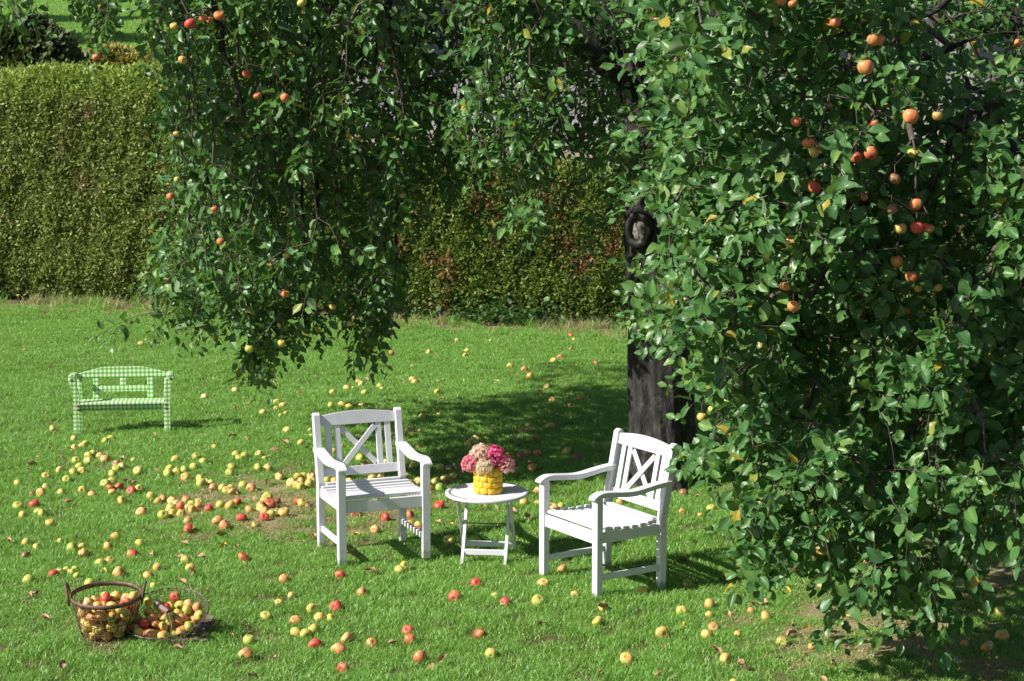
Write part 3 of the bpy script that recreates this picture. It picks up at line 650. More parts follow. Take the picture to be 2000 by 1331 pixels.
def basket_round(cx, cy, rb, rt, h, tilt):
    t = empty('wire_basket', (cx, cy, PZ)); t.rotation_euler = (tilt, 0, .1); tag(t, 'tall round rusty wire basket with two strap handles heaped with apples', 'basket')
    sec = []
    n = 48
    ringp = lambda r, z, k=n: np.stack([r * np.cos(np.arange(k) / k * 2 * np.pi), r * np.sin(np.arange(k) / k * 2 * np.pi), np.full(k, z)], 1)
    V, F = [], []
    for (r_, z_) in ((rt - .003, h - .012), (rt - .002, h + .012), (rt + .004, h + .013), (rt + .005, h - .011)):
        for q in ringp(r_, z_, 64): V.append(q)
    for i in range(4):
        for k in range(64): F.append((i * 64 + k, ((i + 1) % 4) * 64 + k, ((i + 1) % 4) * 64 + (k + 1) % 64, i * 64 + (k + 1) % 64))
    obj('rim', mesh_np('basket_rim', V, F, rust, smooth=False), t)
    R_ = lambda z: rb + (rt - rb) * (z / h) ** .8
    for z_ in (.006, .055, .105, .155): 
        V, F = tube(ringp(R_(z_) + .001, z_), .0024, 4, close=True); obj('hoop', mesh_np('basket_hoop', V, F, rust), t)
    parts = []
    for k in range(46):
        a_ = k / 46 * 2 * np.pi; zz = np.linspace(.004, h - .008, 6); parts.append(tube([(R_(z) * np.cos(a_), R_(z) * np.sin(a_), z) for z in zz], .0014, 4))
    for k in range(-6, 7):
        x = k * rb / 6.5; y = math.sqrt(rb * rb - x * x); parts.append(tube([(x, -y, .005), (x, y, .005)], .0010, 4)); parts.append(tube([(-y, x, .006), (y, x, .006)], .0010, 4))
    V, F = join(parts); tag(obj('wires', mesh_np('basket_wires', V, F, rust), t), kind='stuff')
    for s in (-1, 1):                                       # strap handles standing up at both ends
        P = []; a0 = .17
        for u in np.linspace(0, 1, 13):
            th = (u - .5) * 2; ang = th * .20; zz = h - .035 + .105 * (1 - abs(th) ** 3.2); rr = rt + .008 + .018 * (1 - th * th)
            P.append((s * rr * math.cos(ang), rr * math.sin(ang) * 1.35, zz))
        V, F = tube(P, .0085, 4); obj('handle', mesh_np('basket_handle', V * 1.0, F, rust), t)
    return t
def basket_oval(cx, cy, ra, rb_, h, tiltx, tilty, rz):
    t = empty('wire_basket', (cx, cy, PZ)); t.rotation_euler = (tiltx, tilty, rz); tag(t, 'shallow oval wire mesh basket with wooden grip tipped towards the viewer', 'basket')
    th = lambda k: np.arange(k) / k * 2 * np.pi
    ring = lambda f, z, k=64: np.stack([ra * f * np.cos(th(k)), rb_ * f * np.sin(th(k)), np.full(k, z)], 1)
    f_ = lambda z: .52 + .48 * (z / h) ** .65
    tw = [tube(ring(1, h) + np.stack([.0028 * np.cos(th(64) * 16 + q) * np.cos(th(64)), .0028 * np.cos(th(64) * 16 + q) * np.sin(th(64)), .0028 * np.sin(th(64) * 16 + q)], 1), .0034, 4, close=True) for q in (0, np.pi)]
    V, F = join(tw); obj('rim', mesh_np('oval_rim', V, F, wire_m), t)
    parts = [tube(ring(f_(z), z), .0013, 3, close=True) for z in np.linspace(.004, h - .012, 9)]
    for k in range(64):
        a_ = k / 64 * 2 * np.pi; zz = np.linspace(.003, h, 6); parts.append(tube([(ra * f_(z) * np.cos(a_), rb_ * f_(z) * np.sin(a_), z) for z in zz], .0011, 3))
    for k in range(-9, 10):
        x = k / 9.5; y = math.sqrt(1 - x * x); parts.append(tube([(x * ra * .53, -y * rb_ * .53, .004), (x * ra * .53, y * rb_ * .53, .004)], .0009, 3)); parts.append(tube([(-y * ra * .53, x * rb_ * .53, .005), (y * ra * .53, x * rb_ * .53, .005)], .0009, 3))
    V, F = join(parts); tag(obj('wires', mesh_np('oval_wires', V, F, wire_m), t), kind='stuff')
    hd_ = obj('handle', None, t) if False else empty('handle'); hd_.parent = t
    A1, A2 = np.array([-.02, rb_ * .99, h]), np.array([.03, -rb_ * .99, h])
    g1, g2 = np.array([-.045, .045, h + .045]), np.array([.025, -.045, h + .050])
    V, F = join([tube([A1, A1 * .6 + g1 * .4 + np.array([-.01, 0, .01]), g1], .003, 5), tube([A2, A2 * .6 + g2 * .4 + np.array([.01, 0, .006]), g2], .003, 5)]); obj('bail_wire', mesh_np('bail_wire', V, F, wire_m), hd_)
    V, F = tube([g1, g1 * .8 + g2 * .2, g1 * .5 + g2 * .5, g1 * .2 + g2 * .8, g2], [.012, .0145, .015, .0145, .012], 10); obj('grip', mesh_np('grip', V, F, grip_m, smooth=True), hd_)
    return t
BK1 = basket_round(b1c[0], b1c[1], .135, .192, .232, .08)
BK2 = basket_oval(b2c[0] + .035, b2c[1], .240, .192, .138, .50, -.12, .12)
# ------------------------------------------------------------------ the old apple tree
leaf_m, nt, p, o = new_mat('apple_leaf'); geo = nt.nodes.new('ShaderNodeNewGeometry'); uvn = nt.nodes.new('ShaderNodeUVMap'); uvn.uv_map = 'UVMap'
a = nt.nodes.new('ShaderNodeAttribute'); a.attribute_name = 'tone'
s_ = N(nt, 'ShaderNodeSeparateXYZ'); nt.links.new(uvn.outputs[0], s_.inputs[0])
base = ramp(nt, a.outputs['Fac'], [(0, (.030, .100, .032)), (.35, (.055, .160, .046)), (.65, (.094, .215, .056)), (.86, (.15, .275, .065)), (.955, (.21, .29, .06)), (.985, (.42, .30, .03))])
nz = noise(nt, pos(nt), 55, 4, .6)
base = mix(nt, mth(nt, 'MULTIPLY', nz, .35), base, (.075, .16, .035))
uabs = mth(nt, 'ABSOLUTE', s_.outputs[0])
rib = mth(nt, 'LESS_THAN', uabs, .055)
vein = mth(nt, 'FRACT', mth(nt, 'SUBTRACT', mth(nt, 'MULTIPLY', s_.outputs[1], 7.0), mth(nt, 'MULTIPLY', uabs, 2.0)))
veinm = mth(nt, 'LESS_THAN', vein, .13)
base = mix(nt, mth(nt, 'MAXIMUM', mth(nt, 'MULTIPLY', rib, .55), mth(nt, 'MULTIPLY', veinm, .16)), base, (.14, .23, .07))
under = mix(nt, .55, base, (.21, .27, .16))
col = mix(nt, geo.outputs['Backfacing'], base, under); nt.links.new(col, p.inputs['Base Color'])
nt.links.new(ramp(nt, mth(nt, 'ADD', nz, mth(nt, 'MULTIPLY', geo.outputs['Backfacing'], .4)), [(.3, (.31,) * 3), (.75, (.50,) * 3), (1.0, (.78,) * 3)]), p.inputs['Roughness']); p.inputs['Specular IOR Level'].default_value = .42
bump(nt, p, mth(nt, 'ADD', mth(nt, 'MULTIPLY', vein, .6), nz), .45, .0015)
translucent(nt, p, o, mix(nt, .5, base, (.20, .40, .02)), .26)
dryleaf_m = simple('dry_leaf', [(.25, (.16, .07, .03)), (.5, (.34, .19, .10)), (.75, (.50, .34, .20))], 30, .75, .4, 80)
yleaf_m = simple('yellow_leaf', [(.3, (.45, .26, .03)), (.7, (.62, .46, .05))], 30, .6, .3, 80)

def leaf_template(seed, rows=6):                 # unit leaf: length 1 along +y, normal +z
    r = np.random.default_rng(seed); t = np.linspace(0, 1, rows); wv = .305 * np.sin(np.pi * t ** .85) ** .8 * (1 - .12 * t); wv[0] = .02; wv[-1] = .0
    fold = r.uniform(.15, .65); curl = r.uniform(-.15, .6); wav = r.uniform(.02, .09); ph = r.uniform(0, 6); tw = r.normal(0, .16); V, UV = [], []
    for i in range(rows):
        y = t[i] * (1 - .12 * abs(curl) * t[i]); z0 = -curl * .5 * t[i] ** 2
        for s in (-1, -.5, 0, .5, 1):
            x = s * wv[i]; zz = z0 + abs(x) * fold + (wav * math.sin(ph + t[i] * 9 + s) if abs(s) == 1 else 0) + tw * x * t[i]
            V.append((x, y, zz)); UV.append((s, t[i]))
    F = []
    for i in range(rows - 1):
        for k in range(4): a_ = i * 5 + k; F.append((a_, a_ + 1, a_ + 6, a_ + 5))
    return np.array(V, float), np.array(F), np.array(UV)
LT = [leaf_template(900 + i) for i in range(10)]
NV = len(LT[0][0])

# limbs: explicit curves in metres
TB = G(1292, 942); TB[2] = 0
trunk_path = [TB + np.array(d) for d in ((0, 0, -.15), (0, 0, .0), (-.01, 0, .35), (-.03, 0, .9), (-.05, .0, 1.45), (-.09, .02, 2.0), (-.17, .04, 2.6), (-.26, .05, 3.1), (-.30, .1, 3.6), (-.2, .3, 4.6))]
T0 = lambda z: np.array([np.interp(z, [q[2] for q in trunk_path], [q[i] for q in trunk_path]) for i in range(2)] + [z])
limbs = {
 'left': [T0(3.15), (.3, 14.3, 3.45), (-.6, 14.4, 3.85), (-1.7, 14.7, 4.1), (-2.9, 14.9, 4.2), (-4.3, 15.0, 4.15)],
 'left_front': [T0(2.95), (.35, 13.7, 3.35), (-.2, 13.3, 3.7), (-1.1, 13.4, 4.0), (-2.6, 13.7, 4.2), (-4.0, 13.9, 4.15)],
 'left_back': [T0(3.3), (.3, 15.2, 3.8), (-.7, 16.0, 4.2), (-2.0, 16.5, 4.3), (-3.2, 16.8, 4.2)],
 'front': [T0(2.5), (1.4, 13.6, 2.9), (1.9, 12.7, 3.1), (2.3, 11.7, 3.1), (2.6, 10.8, 2.9), (2.7, 10.2, 2.55)],
 'front_low': [T0(2.3), (1.35, 13.5, 2.45), (1.5, 12.6, 2.45), (1.6, 11.6, 2.3), (1.75, 10.7, 2.1)],
 'right': [T0(2.8), (1.9, 14.0, 3.2), (3.0, 13.4, 3.4), (4.0, 12.6, 3.3), (4.4, 11.6, 3.0)],
 'right_back': [T0(3.2), (1.8, 15.0, 3.8), (3.0, 15.6, 4.2), (4.2, 15.8, 4.3)],
 'top': [T0(3.6), (.9, 14.8, 4.4), (1.0, 15.0, 5.1), (.9, 15.0, 5.6)]}
def resample(P, st=.14):
    P = np.asarray([np.asarray(q, float) for q in P]); n = 30
    # Catmull-Rom
    Q = np.concatenate([[2 * P[0] - P[1]], P, [2 * P[-1] - P[-2]]]); out = []
    for i in range(1, len(Q) - 2):
        for u in np.linspace(0, 1, n, endpoint=False):
            a_, b_, c_, d_ = Q[i - 1:i + 3]; out.append(.5 * (2 * b_ + (c_ - a_) * u + (2 * a_ - 5 * b_ + 4 * c_ - d_) * u * u + (3 * b_ - a_ - 3 * c_ + d_) * u ** 3))
    out.append(P[-1]); out = np.array(out); L = np.r_[0, np.cumsum(np.linalg.norm(np.diff(out, axis=0), axis=1))]
    m = max(3, int(L[-1] / st)); s = np.linspace(0, L[-1], m); return np.stack([np.interp(s, L, out[:, k]) for k in range(3)], 1)
APT = empty('apple_tree', tuple(TB)); tag(APT, 'big old apple tree with dark gnarled trunk and drooping leafy branches', 'tree')
def local(V): return V - TB[None]
# trunk with buttressed foot and ridged bark
tp = resample(trunk_path, .022); hts = tp[:, 2]
rad = np.interp(hts, [-.15, 0, .15, .5, 1.2, 1.9, 2.4, 2.8, 3.2, 3.9, 4.6], [.34, .30, .262, .235, .215, .205, .17, .15, .12, .09, .06])
sd_ = 110; ang = np.arange(sd_) / sd_ * 2 * np.pi
A_, H_ = np.meshgrid(ang, hts)
rr_ = rad[:, None] * (1 + .10 * np.cos(A_ * 5 + 1.2 * np.sin(H_ * 1.3)) * np.exp(-np.clip(H_, 0, 9) * 1.1) + .045 * np.cos(A_ * 3 + H_ * 1.8) + .03 * np.sin(A_ * 11 + 2.2 * np.sin(H_ * 2.1)) + .05 * np.abs(np.sin(A_ * 8 + 1.4 * np.sin(H_ * 3.1 + A_) + .5 * np.sin(H_ * 11))) + .028 * np.abs(np.sin(A_ * 19 + 1.8 * np.sin(H_ * 6.3) + 2 * np.sin(A_ * 3))) * (.6 + .4 * np.sin(H_ * 23 + A_ * 7)) + rng.normal(0, .006, A_.shape) - .04)
V = np.stack([tp[:, 0, None] + rr_ * np.cos(A_), tp[:, 1, None] + rr_ * np.sin(A_), tp[:, 2, None] + 0 * A_], -1).reshape(-1, 3)
i_ = np.arange(len(hts) - 1)[:, None] * sd_; k_ = np.arange(sd_)[None]; l_ = (k_ + 1) % sd_
F = np.stack([i_ + k_, i_ + l_, i_ + sd_ + l_, i_ + sd_ + k_], -1).reshape(-1, 4)
obj('trunk', mesh_np('apple_trunk', local(V), F, bark_m, smooth=True), APT, tuple(0 * TB))
# sawn limb scar: black painted ring with a bare grey face
sc_z = AT(1243, 450, TB[1] - .2)
scar = empty('sawn_knot'); scar.parent = APT; scp = AT(1246, 450, TB[1] - .19) - TB; scar.location = tuple(scp); scar.rotation_euler = (math.pi / 2 + .05, 0, -.35)
black_m = simple('black_wound_paint', [(.4, (.006, .006, .006)), (.8, (.018, .016, .015))], 20, .55, .6, 40, bd=.004)
wood_m = simple('bare_grey_wood', [(.3, (.06, .05, .045)), (.5, (.19, .165, .155)), (.75, (.36, .33, .31))], 14, .85, .8, 30, bd=.006)
V, F = lathe([(.175, -.16), (.15, -.06), (.142, 0), (.125, .02), (.085, .012), (.072, -.012)], 28); V[:, 0] *= .72; V += np.random.default_rng(3).normal(0, .0038, V.shape)
obj('wound_rim', mesh_np('wound_rim', V, F, black_m, smooth=True), scar)
V, F = lathe([(.078, -.012), (.045, .0), (.0, .004)], 20); V[:, 0] *= .72; V += np.random.default_rng(4).normal(0, .004, V.shape)
obj('wound_face', mesh_np('wound_face', V, F, wood_m), scar)

# leafy shoots: where the crown has foliage -------------------------------------------------
def in_poly(px, py, poly):
    c = np.zeros(len(px), bool); n = len(poly); j = n - 1
    for i in range(n):
        xi, yi = poly[i]; xj, yj = poly[j]
        with np.errstate(divide='ignore', invalid='ignore'): hit = ((yi > py) != (yj > py)) & (px < (xj - xi) * (py - yi) / (yj - yi + 1e-9) + xi)
        c ^= hit; j = i
    return c
# outline of each mass as seen, its depth range in metres, number of shoots, leaf size, hanging tendency
MASS = [
 ('curtain', [(300, -60), (288, 110), (318, 170), (300, 220), (345, 330), (320, 400), (352, 470), (296, 490), (300, 560), (318, 600), (400, 618), (440, 600), (460, 600), (520, 610), (600, 590), (640, 520), (705, 560), (745, 590), (765, 520), (790, 420), (800, 300), (810, 150), (800, -60)], 13.4, 16.8, 1150, .108, 1.0),
 ('curtain_low', [(440, 600), (445, 660), (485, 700), (480, 735), (540, 700), (590, 650), (605, 590), (520, 560)], 13.7, 14.7, 80, .104, 1.0),
 ('curtain_tail', [(472, 700), (478, 750), (505, 762), (530, 715)], 14.0, 14.4, 7, .10, 1.0),
 ('curtain_right_tail', [(640, 600), (650, 670), (685, 715), (715, 700), (765, 690), (770, 600), (740, 560)], 13.8, 15.0, 42, .10, 1.0),
 ('curtain_left_tail', [(330, 600), (345, 650), (395, 660), (405, 610)], 13.7, 14.3, 11, .10, 1.0),
 ('curtain_twig', [(235, 640), (240, 655), (300, 655), (320, 635)], 13.8, 14.1, 4, .10, .6),
 ('top_left', [(-80, -80), (-60, 60), (20, 80), (75, 55), (70, -20), (90, -80)], 13.2, 14.0, 20, .10, .8),
 ('top_left_b', [(130, -40), (140, 40), (125, 118), (190, 120), (225, 85), (215, 20), (270, 10), (290, -40)], 13.1, 13.9, 20, .10, .9),
 ('centre_back', [(780, -60), (780, 200), (800, 330), (860, 400), (940, 330), (1010, 360), (1100, 330), (1230, 300), (1240, -60)], 14.6, 17.4, 560, .096, .9),
 ('centre_back_thin', [(800, 300), (820, 520), (900, 470), (960, 520), (1060, 500), (1220, 590), (1235, 300)], 14.4, 16.0, 75, .08, 1.0),
 ('centre_front', [(885, -60), (880, 60), (950, 110), (915, 190), (870, 230), (880, 290), (960, 330), (1000, 440), (1040, 490), (1060, 400), (1050, 290), (1085, 170), (1100, -60)], 12.7, 13.7, 150, .104, .8),
 ('centre_top', [(1090, -60), (1090, 40), (1180, 85), (1200, 130), (1260, 120), (1260, -60)], 12.6, 13.8, 40, .10, .6),
 ('right_shell', [(1270, -60), (1240, 110), (1275, 210), (1250, 330), (1262, 420), (1240, 500), (1262, 540), (1250, 600), (1245, 665), (1340, 680), (1350, 720), (1345, 800), (1380, 860), (1365, 925), (1430, 950), (1520, 960), (1600, 940), (1700, 960), (1800, 930), (1900, 950), (2100, 900), (2100, 200), (1960, 210), (1850, 190), (1780, 120), (1740, -60)], 9.6, 11.2, 1150, .108, .45),
 ('right_arm', [(1500, 960), (1405, 985), (1390, 1040), (1400, 1095), (1450, 1110), (1500, 1120), (1530, 1080), (1580, 1120), (1620, 1040), (1600, 960)], 9.4, 10.1, 46, .106, .6),
 ('right_low', [(1600, 960), (1590, 1100), (1602, 1225), (1640, 1230), (1700, 1170), (1740, 1250), (1790, 1270), (1830, 1230), (1840, 1150), (1890, 1120), (1960, 1120), (2000, 1000), (2060, 900), (1700, 940)], 9.15, 10.3, 122, .106, .9),
 ('trunk_cover', [(1175, 190), (1180, 400), (1230, 395), (1290, 400), (1300, 190)], 12.7, 13.7, 34, .1, .7),
 ('by_chair', [(1345, 885), (1345, 930), (1420, 955), (1440, 880)], 10.5, 11.0, 9, .11, .3),
 ('right_deep', [(1340, -60), (1340, 640), (1420, 900), (1560, 960), (1800, 1010), (2150, 960), (2150, -60)], 11.4, 14.6, 760, .098, .6),
]
shoots = []; size_l = []; hang_l = []; nl = []
for nm, poly, y0, y1, n, ls, hang in MASS:
    poly = np.array(poly, float); lo, hi = poly.min(0), poly.max(0); got = 0
    while got < n:
        m = 400; px = rng.uniform(lo[0], hi[0], m); py = rng.uniform(lo[1], hi[1], m); k = in_poly(px, py, poly); px, py = px[k], py[k]
        px, py = px[:n - got], py[:n - got]; got += len(px)
        Y = y0 + (y1 - y0) * rng.random(len(px)) ** (1.5 if 'shell' in nm else 1.0)
        if nm == 'right_shell': Y += 1.0 * sstep(1330, 1240, px) + .55 * np.sin(px * .013) * np.sin(py * .011) + .9 * sstep(1700, 1800, px) * sstep(330, 120, py)
        if nm == 'right_low': Y = np.minimum(Y, 10.1)
        for q in zip(px, py, Y): shoots.append(AT(*q) + np.array([.05, 0, .045 + .10 * hang])); size_l.append(ls); hang_l.append(hang)
# crown above the picture
n = 1500; u = rng.uniform(0, 1, n); cx = -4.6 + u * 9.2; cy = rng.uniform(13.3, 17.6, n); cz = rng.uniform(3.95, 5.4, n) - .12 * np.abs(cx) * rng.random(n)
k = ~((cx < -3.4) & (cy < 13.6)); cx, cy, cz = cx[k], cy[k], cz[k]
for q in zip(cx, cy, cz):
    if PIX(np.array(q))[1] < -25: shoots.append(np.array(q)); size_l.append(.09); hang_l.append(.6)
n = 420
for i in range(n):
    q = np.array([rng.uniform(1.6, 4.6), rng.uniform(9.8, 13.5), rng.uniform(3.0, 4.4)])
    if PIX(q)[1] < -20: shoots.append(q); size_l.append(.09); hang_l.append(.4)
shoots = np.array(shoots); size_l = np.array(size_l); hang_l = np.array(hang_l)
k = shoots[:, 2] > .10; shoots, size_l, hang_l = shoots[k], size_l[k], hang_l[k]

# hanging apples: x, y in the picture, colour, size
HANG = [(1690,132,'O',1.2,9.3),(1705,79,'O',.9,9.5),(1717,78,'O',.9,9.52),(1632,44,'O',.85,9.6),(1283,40,'O',.8,12.3),(1555,238,'O',.8,9.5),(1779,228,'O',1.15,9.3),(1830,227,'Y',.8,9.5),
 (1579,280,'r',.95,9.35),(1590,299,'Y',.8,9.4),(1600,286,'Y',.8,9.5),(1784,300,'y',.9,9.6),(1701,300,'r',1.0,9.4),(1672,308,'r',.95,9.5),(1708,242,'r',.7,9.6),(1748,350,'b',.85,9.3),(1590,366,'r',1.0,9.4),(1688,386,'r',.6,9.6),
 (1789,400,'O',.95,9.5),(1742,409,'b',.8,9.3),(1759,447,'Y',.95,9.4),(1791,445,'r',.95,9.35),(1813,446,'r',.9,9.45),(1545,473,'Y',1.0,9.4),(1550,599,'O',.95,9.4),(1534,560,'O',.9,9.5),(1752,512,'O',.95,9.6),(1780,541,'O',.95,9.5),
 (1793,563,'Y',.7,9.6),(1832,563,'Y',.7,9.6),(1771,608,'Y',.85,9.9),(1371,815,'Y',.85,10.3),(1420,786,'y',.75,10.6),(1391,800,'y',.7,10.4),(1548,8,'O',.8,9.6),(1524,3,'O',.8,9.6),(1754,832,'y',.8,10.5),(1620,207,'b',.5,9.6),(1780,690,'y',.8,10.6),
 (1990,85,'O',.8,10.6),(1812,760,'y',.8,10.8),
 (372,47,'r',1.25,13.0),(398,36,'O',1.0,13.1),(428,31,'O',1.15,13.0),(410,40,'O',.7,13.2),(340,52,'Y',.9,13.3),(590,5,'Y',1.1,13.2),(482,145,'r',.95,13.2),(503,188,'r',.9,13.2),(557,192,'O',1.0,13.2),(333,384,'O',.85,13.4),(346,351,'y',.65,13.4),
 (558,575,'O',.95,13.5),(419,409,'O',.8,13.5),(431,472,'O',.85,13.5),(550,671,'y',.9,13.6),(487,682,'y',1.0,13.6),(188,111,'O',.95,13.2),(776,275,'Y',.6,13.8),(786,382,'Y',.75,13.8),(357,118,'Y',.95,13.3),(526,520,'Y',.65,13.5),(764,690,'Y',.8,13.7),
 (420,660,'y',.8,14.1),(650,600,'Y',.8,13.7),(345,262,'Y',.7,13.4),(683,632,'Y',.8,13.9),(560,500,'Y',.8,13.6),(700,270,'y',.7,14.0),(773,140,'Y',.6,13.8)]
DA = .072
happ = [(AT(x, y, Y), c, s * .9, x, y) for x, y, c, s, Y in HANG]
att = np.array([q[0] + np.array([0, .02, DA * q[2] * .5 + .035]) for q in happ])

# grow the wood: every shoot foot joins the nearest wood that lies above or beside it
nodes = []; parent = []; is_limb = []
for nm, P_ in limbs.items():
    Q = resample(P_); st_ = len(nodes)
    for i, q in enumerate(Q): nodes.append(q); parent.append(st_ + i - 1 if i else -1); is_limb.append(True)
NODES = np.zeros((90000, 3)); NODES[:len(nodes)] = nodes; cnt = len(nodes); parent = parent + [0] * (90000 - cnt)
allp = np.concatenate([shoots, att]); allh = np.concatenate([hang_l, np.full(len(att), .7)])
limbN = NODES[:cnt].copy()
dl = np.array([np.min(np.linalg.norm(limbN - q, axis=1)) for q in allp]); order = np.argsort(dl); paths = []; foot = {}
for oi_ in order:
    q = allp[oi_]; d = NODES[:cnt] - q; dz = d[:, 2]; h = allh[oi_]
    wz = np.where(dz > 0, 1 - .45 * h, 1.2 + 2.6 * h); dist = np.sqrt((d[:, 0] ** 2 + d[:, 1] ** 2) * (1 + 1.8 * h) + (dz * wz) ** 2)
    j = int(np.argmin(dist)); a_ = NODES[j]; L = np.linalg.norm(q - a_); m = max(1, int(L / .11))
    if m > 1:
        t_2 = np.linspace(0, 1, m + 1)[1:]; mid = a_[None] + (q - a_)[None] * t_2[:, None]
        bulge = np.sin(np.pi * t_2) * L * .13; jit = rng.normal(0, .012, (m, 3)) * np.sin(np.pi * t_2)[:, None]
        mid[:, 2] += bulge * (1 if h > .4 else -.2) * .7; hd2 = (q - a_)[:2]; mid[:, :2] += (hd2 / (np.linalg.norm(hd2) + 1e-6))[None] * (bulge * .5)[:, None]; mid += jit
    else: mid = q[None]
    prev = j; ids = [j]
    for q2 in mid: NODES[cnt] = q2; parent[cnt] = prev; prev = cnt; ids.append(cnt); cnt += 1
    paths.append(ids); foot[oi_] = (prev, (NODES[prev] - NODES[parent[prev]]))
load = np.zeros(cnt); 
for oi_ in order: load[foot[oi_][0]] += 1
for i in range(cnt - 1, -1, -1):
    if parent[i] >= 0: load[parent[i]] += load[i]
radn = np.clip(0.0023 * np.maximum(load, 1) ** .52, .0022, .05)
tw_parts = []; branch_parts = []
for ids in paths:
    ux, uy, ud = PIX(NODES[ids])
    if (((ux - 1244) ** 2 < 60 ** 2) & ((uy - 450) ** 2 < 62 ** 2) & (ud < 14.6)).any(): continue
    P_ = NODES[ids]; r_ = radn[ids].copy(); r_[0] = min(r_[0], r_[1] * 1.15)
    if len(P_) == 2: P_ = np.array([P_[0], P_.mean(0), P_[1]]); r_ = np.array([r_[0], r_.mean(), r_[1]])
    (branch_parts if r_[1] > .0088 and len(ids) > 3 else tw_parts).append((P_, r_))
Vb, Fb = join([tube(P_, r_, 3) for P_, r_ in tw_parts])
twig_m = simple('twig_bark', [(.3, (.045, .032, .026)), (.55, (.105, .08, .065)), (.8, (.20, .17, .15))], 25, .85, .4, 60)
tag(obj('twigs', mesh_np('twigs', local(Vb), Fb, twig_m, smooth=True), APT), kind='stuff')
for P_, r_ in branch_parts[:60]: V, F = tube(P_, r_ * 1.15, 6); obj('branch', mesh_np('branch', local(V), F, bark_m, smooth=True), APT)
for P_, r_ in branch_parts[60:]: pass
if len(branch_parts) > 60:
    V, F = join([tube(P_, r_, 5) for P_, r_ in branch_parts[60:]]); tag(obj('small_branches', mesh_np('small_branches', local(V), F, bark_m, smooth=True), APT), kind='stuff')
LR = {'left': (.085, .025), 'left_front': (.07, .022), 'left_back': (.09, .03), 'front': (.10, .03), 'front_low': (.07, .022), 'right': (.09, .03), 'right_back': (.09, .03), 'top': (.08, .02)}
for nm, P_ in limbs.items():
    Q = resample(P_, .08); t_2 = np.linspace(0, 1, len(Q)); V, F = tube(Q, LR[nm][0] * (1 - t_2) + LR[nm][1] * t_2 + .006 * np.sin(t_2 * 23), 12)
    V = V + rng.normal(0, .003, V.shape); obj('limb', mesh_np('limb', local(V), F, bark_m, smooth=True), APT)

# leaves on the shoots
Ls, Ld, Ln, Lz = [], [], [], []; shoot_parts = []
for i in range(len(shoots)):
    q = shoots[i]; dirv = foot[i][1]; dirv = dirv / (np.linalg.norm(dirv) + 1e-6); h = hang_l[i]
    out = q - np.array([1.0, 14.3, 3.2]); out[2] *= .3; out /= np.linalg.norm(out) + 1e-6
    dirv = dirv * .55 + out * .6 * (1.2 - h) + np.array([0, 0, -.65 * h + .25]) + rng.normal(0, .55, 3); dirv /= np.linalg.norm(dirv)
    L = rng.uniform(.10, .30) * (1 + .25 * h); n = int(rng.integers(8, 14)); ts = np.linspace(.0, 1, n)
    side = np.cross(dirv, [0, 0, 1.0]); side /= np.linalg.norm(side) + 1e-6
    droop = np.array([0, 0, -1.0]) * L * .25 * h
    c = q[None] + dirv[None] * (L * ts)[:, None] + droop[None] * (ts ** 2)[:, None]
    sx_, sy_, sd2_ = PIX(c[n // 2])
    if not (abs(sx_ - 1244) < 55 and abs(sy_ - 450) < 55 and sd2_ < 14.6): shoot_parts.append(tube(np.stack([c[0], c[n // 2], c[-1]]), [.0021, .0017, .0012], 3))
    ph = rng.uniform(0, 6.28) + np.arange(n) * 2.4; u1 = side; u2 = np.cross(side, dirv)
    radv = np.cos(ph)[:, None] * u1 + np.sin(ph)[:, None] * u2
    cl = np.array([-.36, -.33, .66]) if q[1] < 12.5 else np.array([-.38, -.05, .66])       # leaves face the light
    ld = radv * .85 + dirv[None] * (.25 + .6 * ts[:, None] ** 2) + np.array([0, 0, .05 - .35 * h]) + rng.normal(0, .34, (n, 3)); ld /= np.linalg.norm(ld, axis=1, keepdims=True)
    nn_ = cl[None] * 1.25 + out[None] * .2 + rng.normal(0, .48, (n, 3)); nn_ -= ld * (nn_ * ld).sum(1, keepdims=True); nn_ /= np.linalg.norm(nn_, axis=1, keepdims=True) + 1e-9
    Ls.append(c + ld * .018); Ld.append(ld); Ln.append(nn_); Lz.append(size_l[i] * rng.uniform(.62, 1.12, n) * (1 - .3 * ts ** 3))
Ls = np.concatenate(Ls); Ld = np.concatenate(Ld); Ln = np.concatenate(Ln); Lz = np.concatenate(Lz)
V, F = join(shoot_parts); tag(obj('shoots', mesh_np('shoots', local(V), F, twig_m, smooth=True), APT), kind='stuff')
# prune: leaves off the lawn, and those covering an apple
tipz = Ls[:, 2] + Ld[:, 2] * Lz; keep = (tipz > .02)
mx, my, md = PIX(Ls + Ld * (Lz * .5)[:, None])
for (q, c, s, x, y) in happ:
    rr = CF * DA * s * .5 / q[1]; keep &= ~(((mx - x) ** 2 + (my - y) ** 2 < (rr * .72 + 3) ** 2) & (md < q[1] * CTc + .5))
keep &= ~((((mx - 1244) / 44) ** 2 + ((my - 449) / 50) ** 2 < 1) & (md < 14.6)); keep &= ~((mx > 1218) & (mx < 1292) & (my > 440) & (my < 560) & (md < 14.6) & (rng.random(len(mx)) < .75));
Ls, Ld, Ln, Lz, mx, my, md = [q[keep] for q in (Ls, Ld, Ln, Lz, mx, my, md)]
# a leaf must not reach into the furniture
bx = np.cross(Ld, Ln); kind_ = rng.integers(0, len(LT), len(Ls)); tone_ = np.clip(rng.beta(1.7, 2.0, len(Ls)), 0, .90)
tone_[rng.random(len(Ls)) < .010] = .965; tone_[rng.random(len(Ls)) < .007] = 1.0
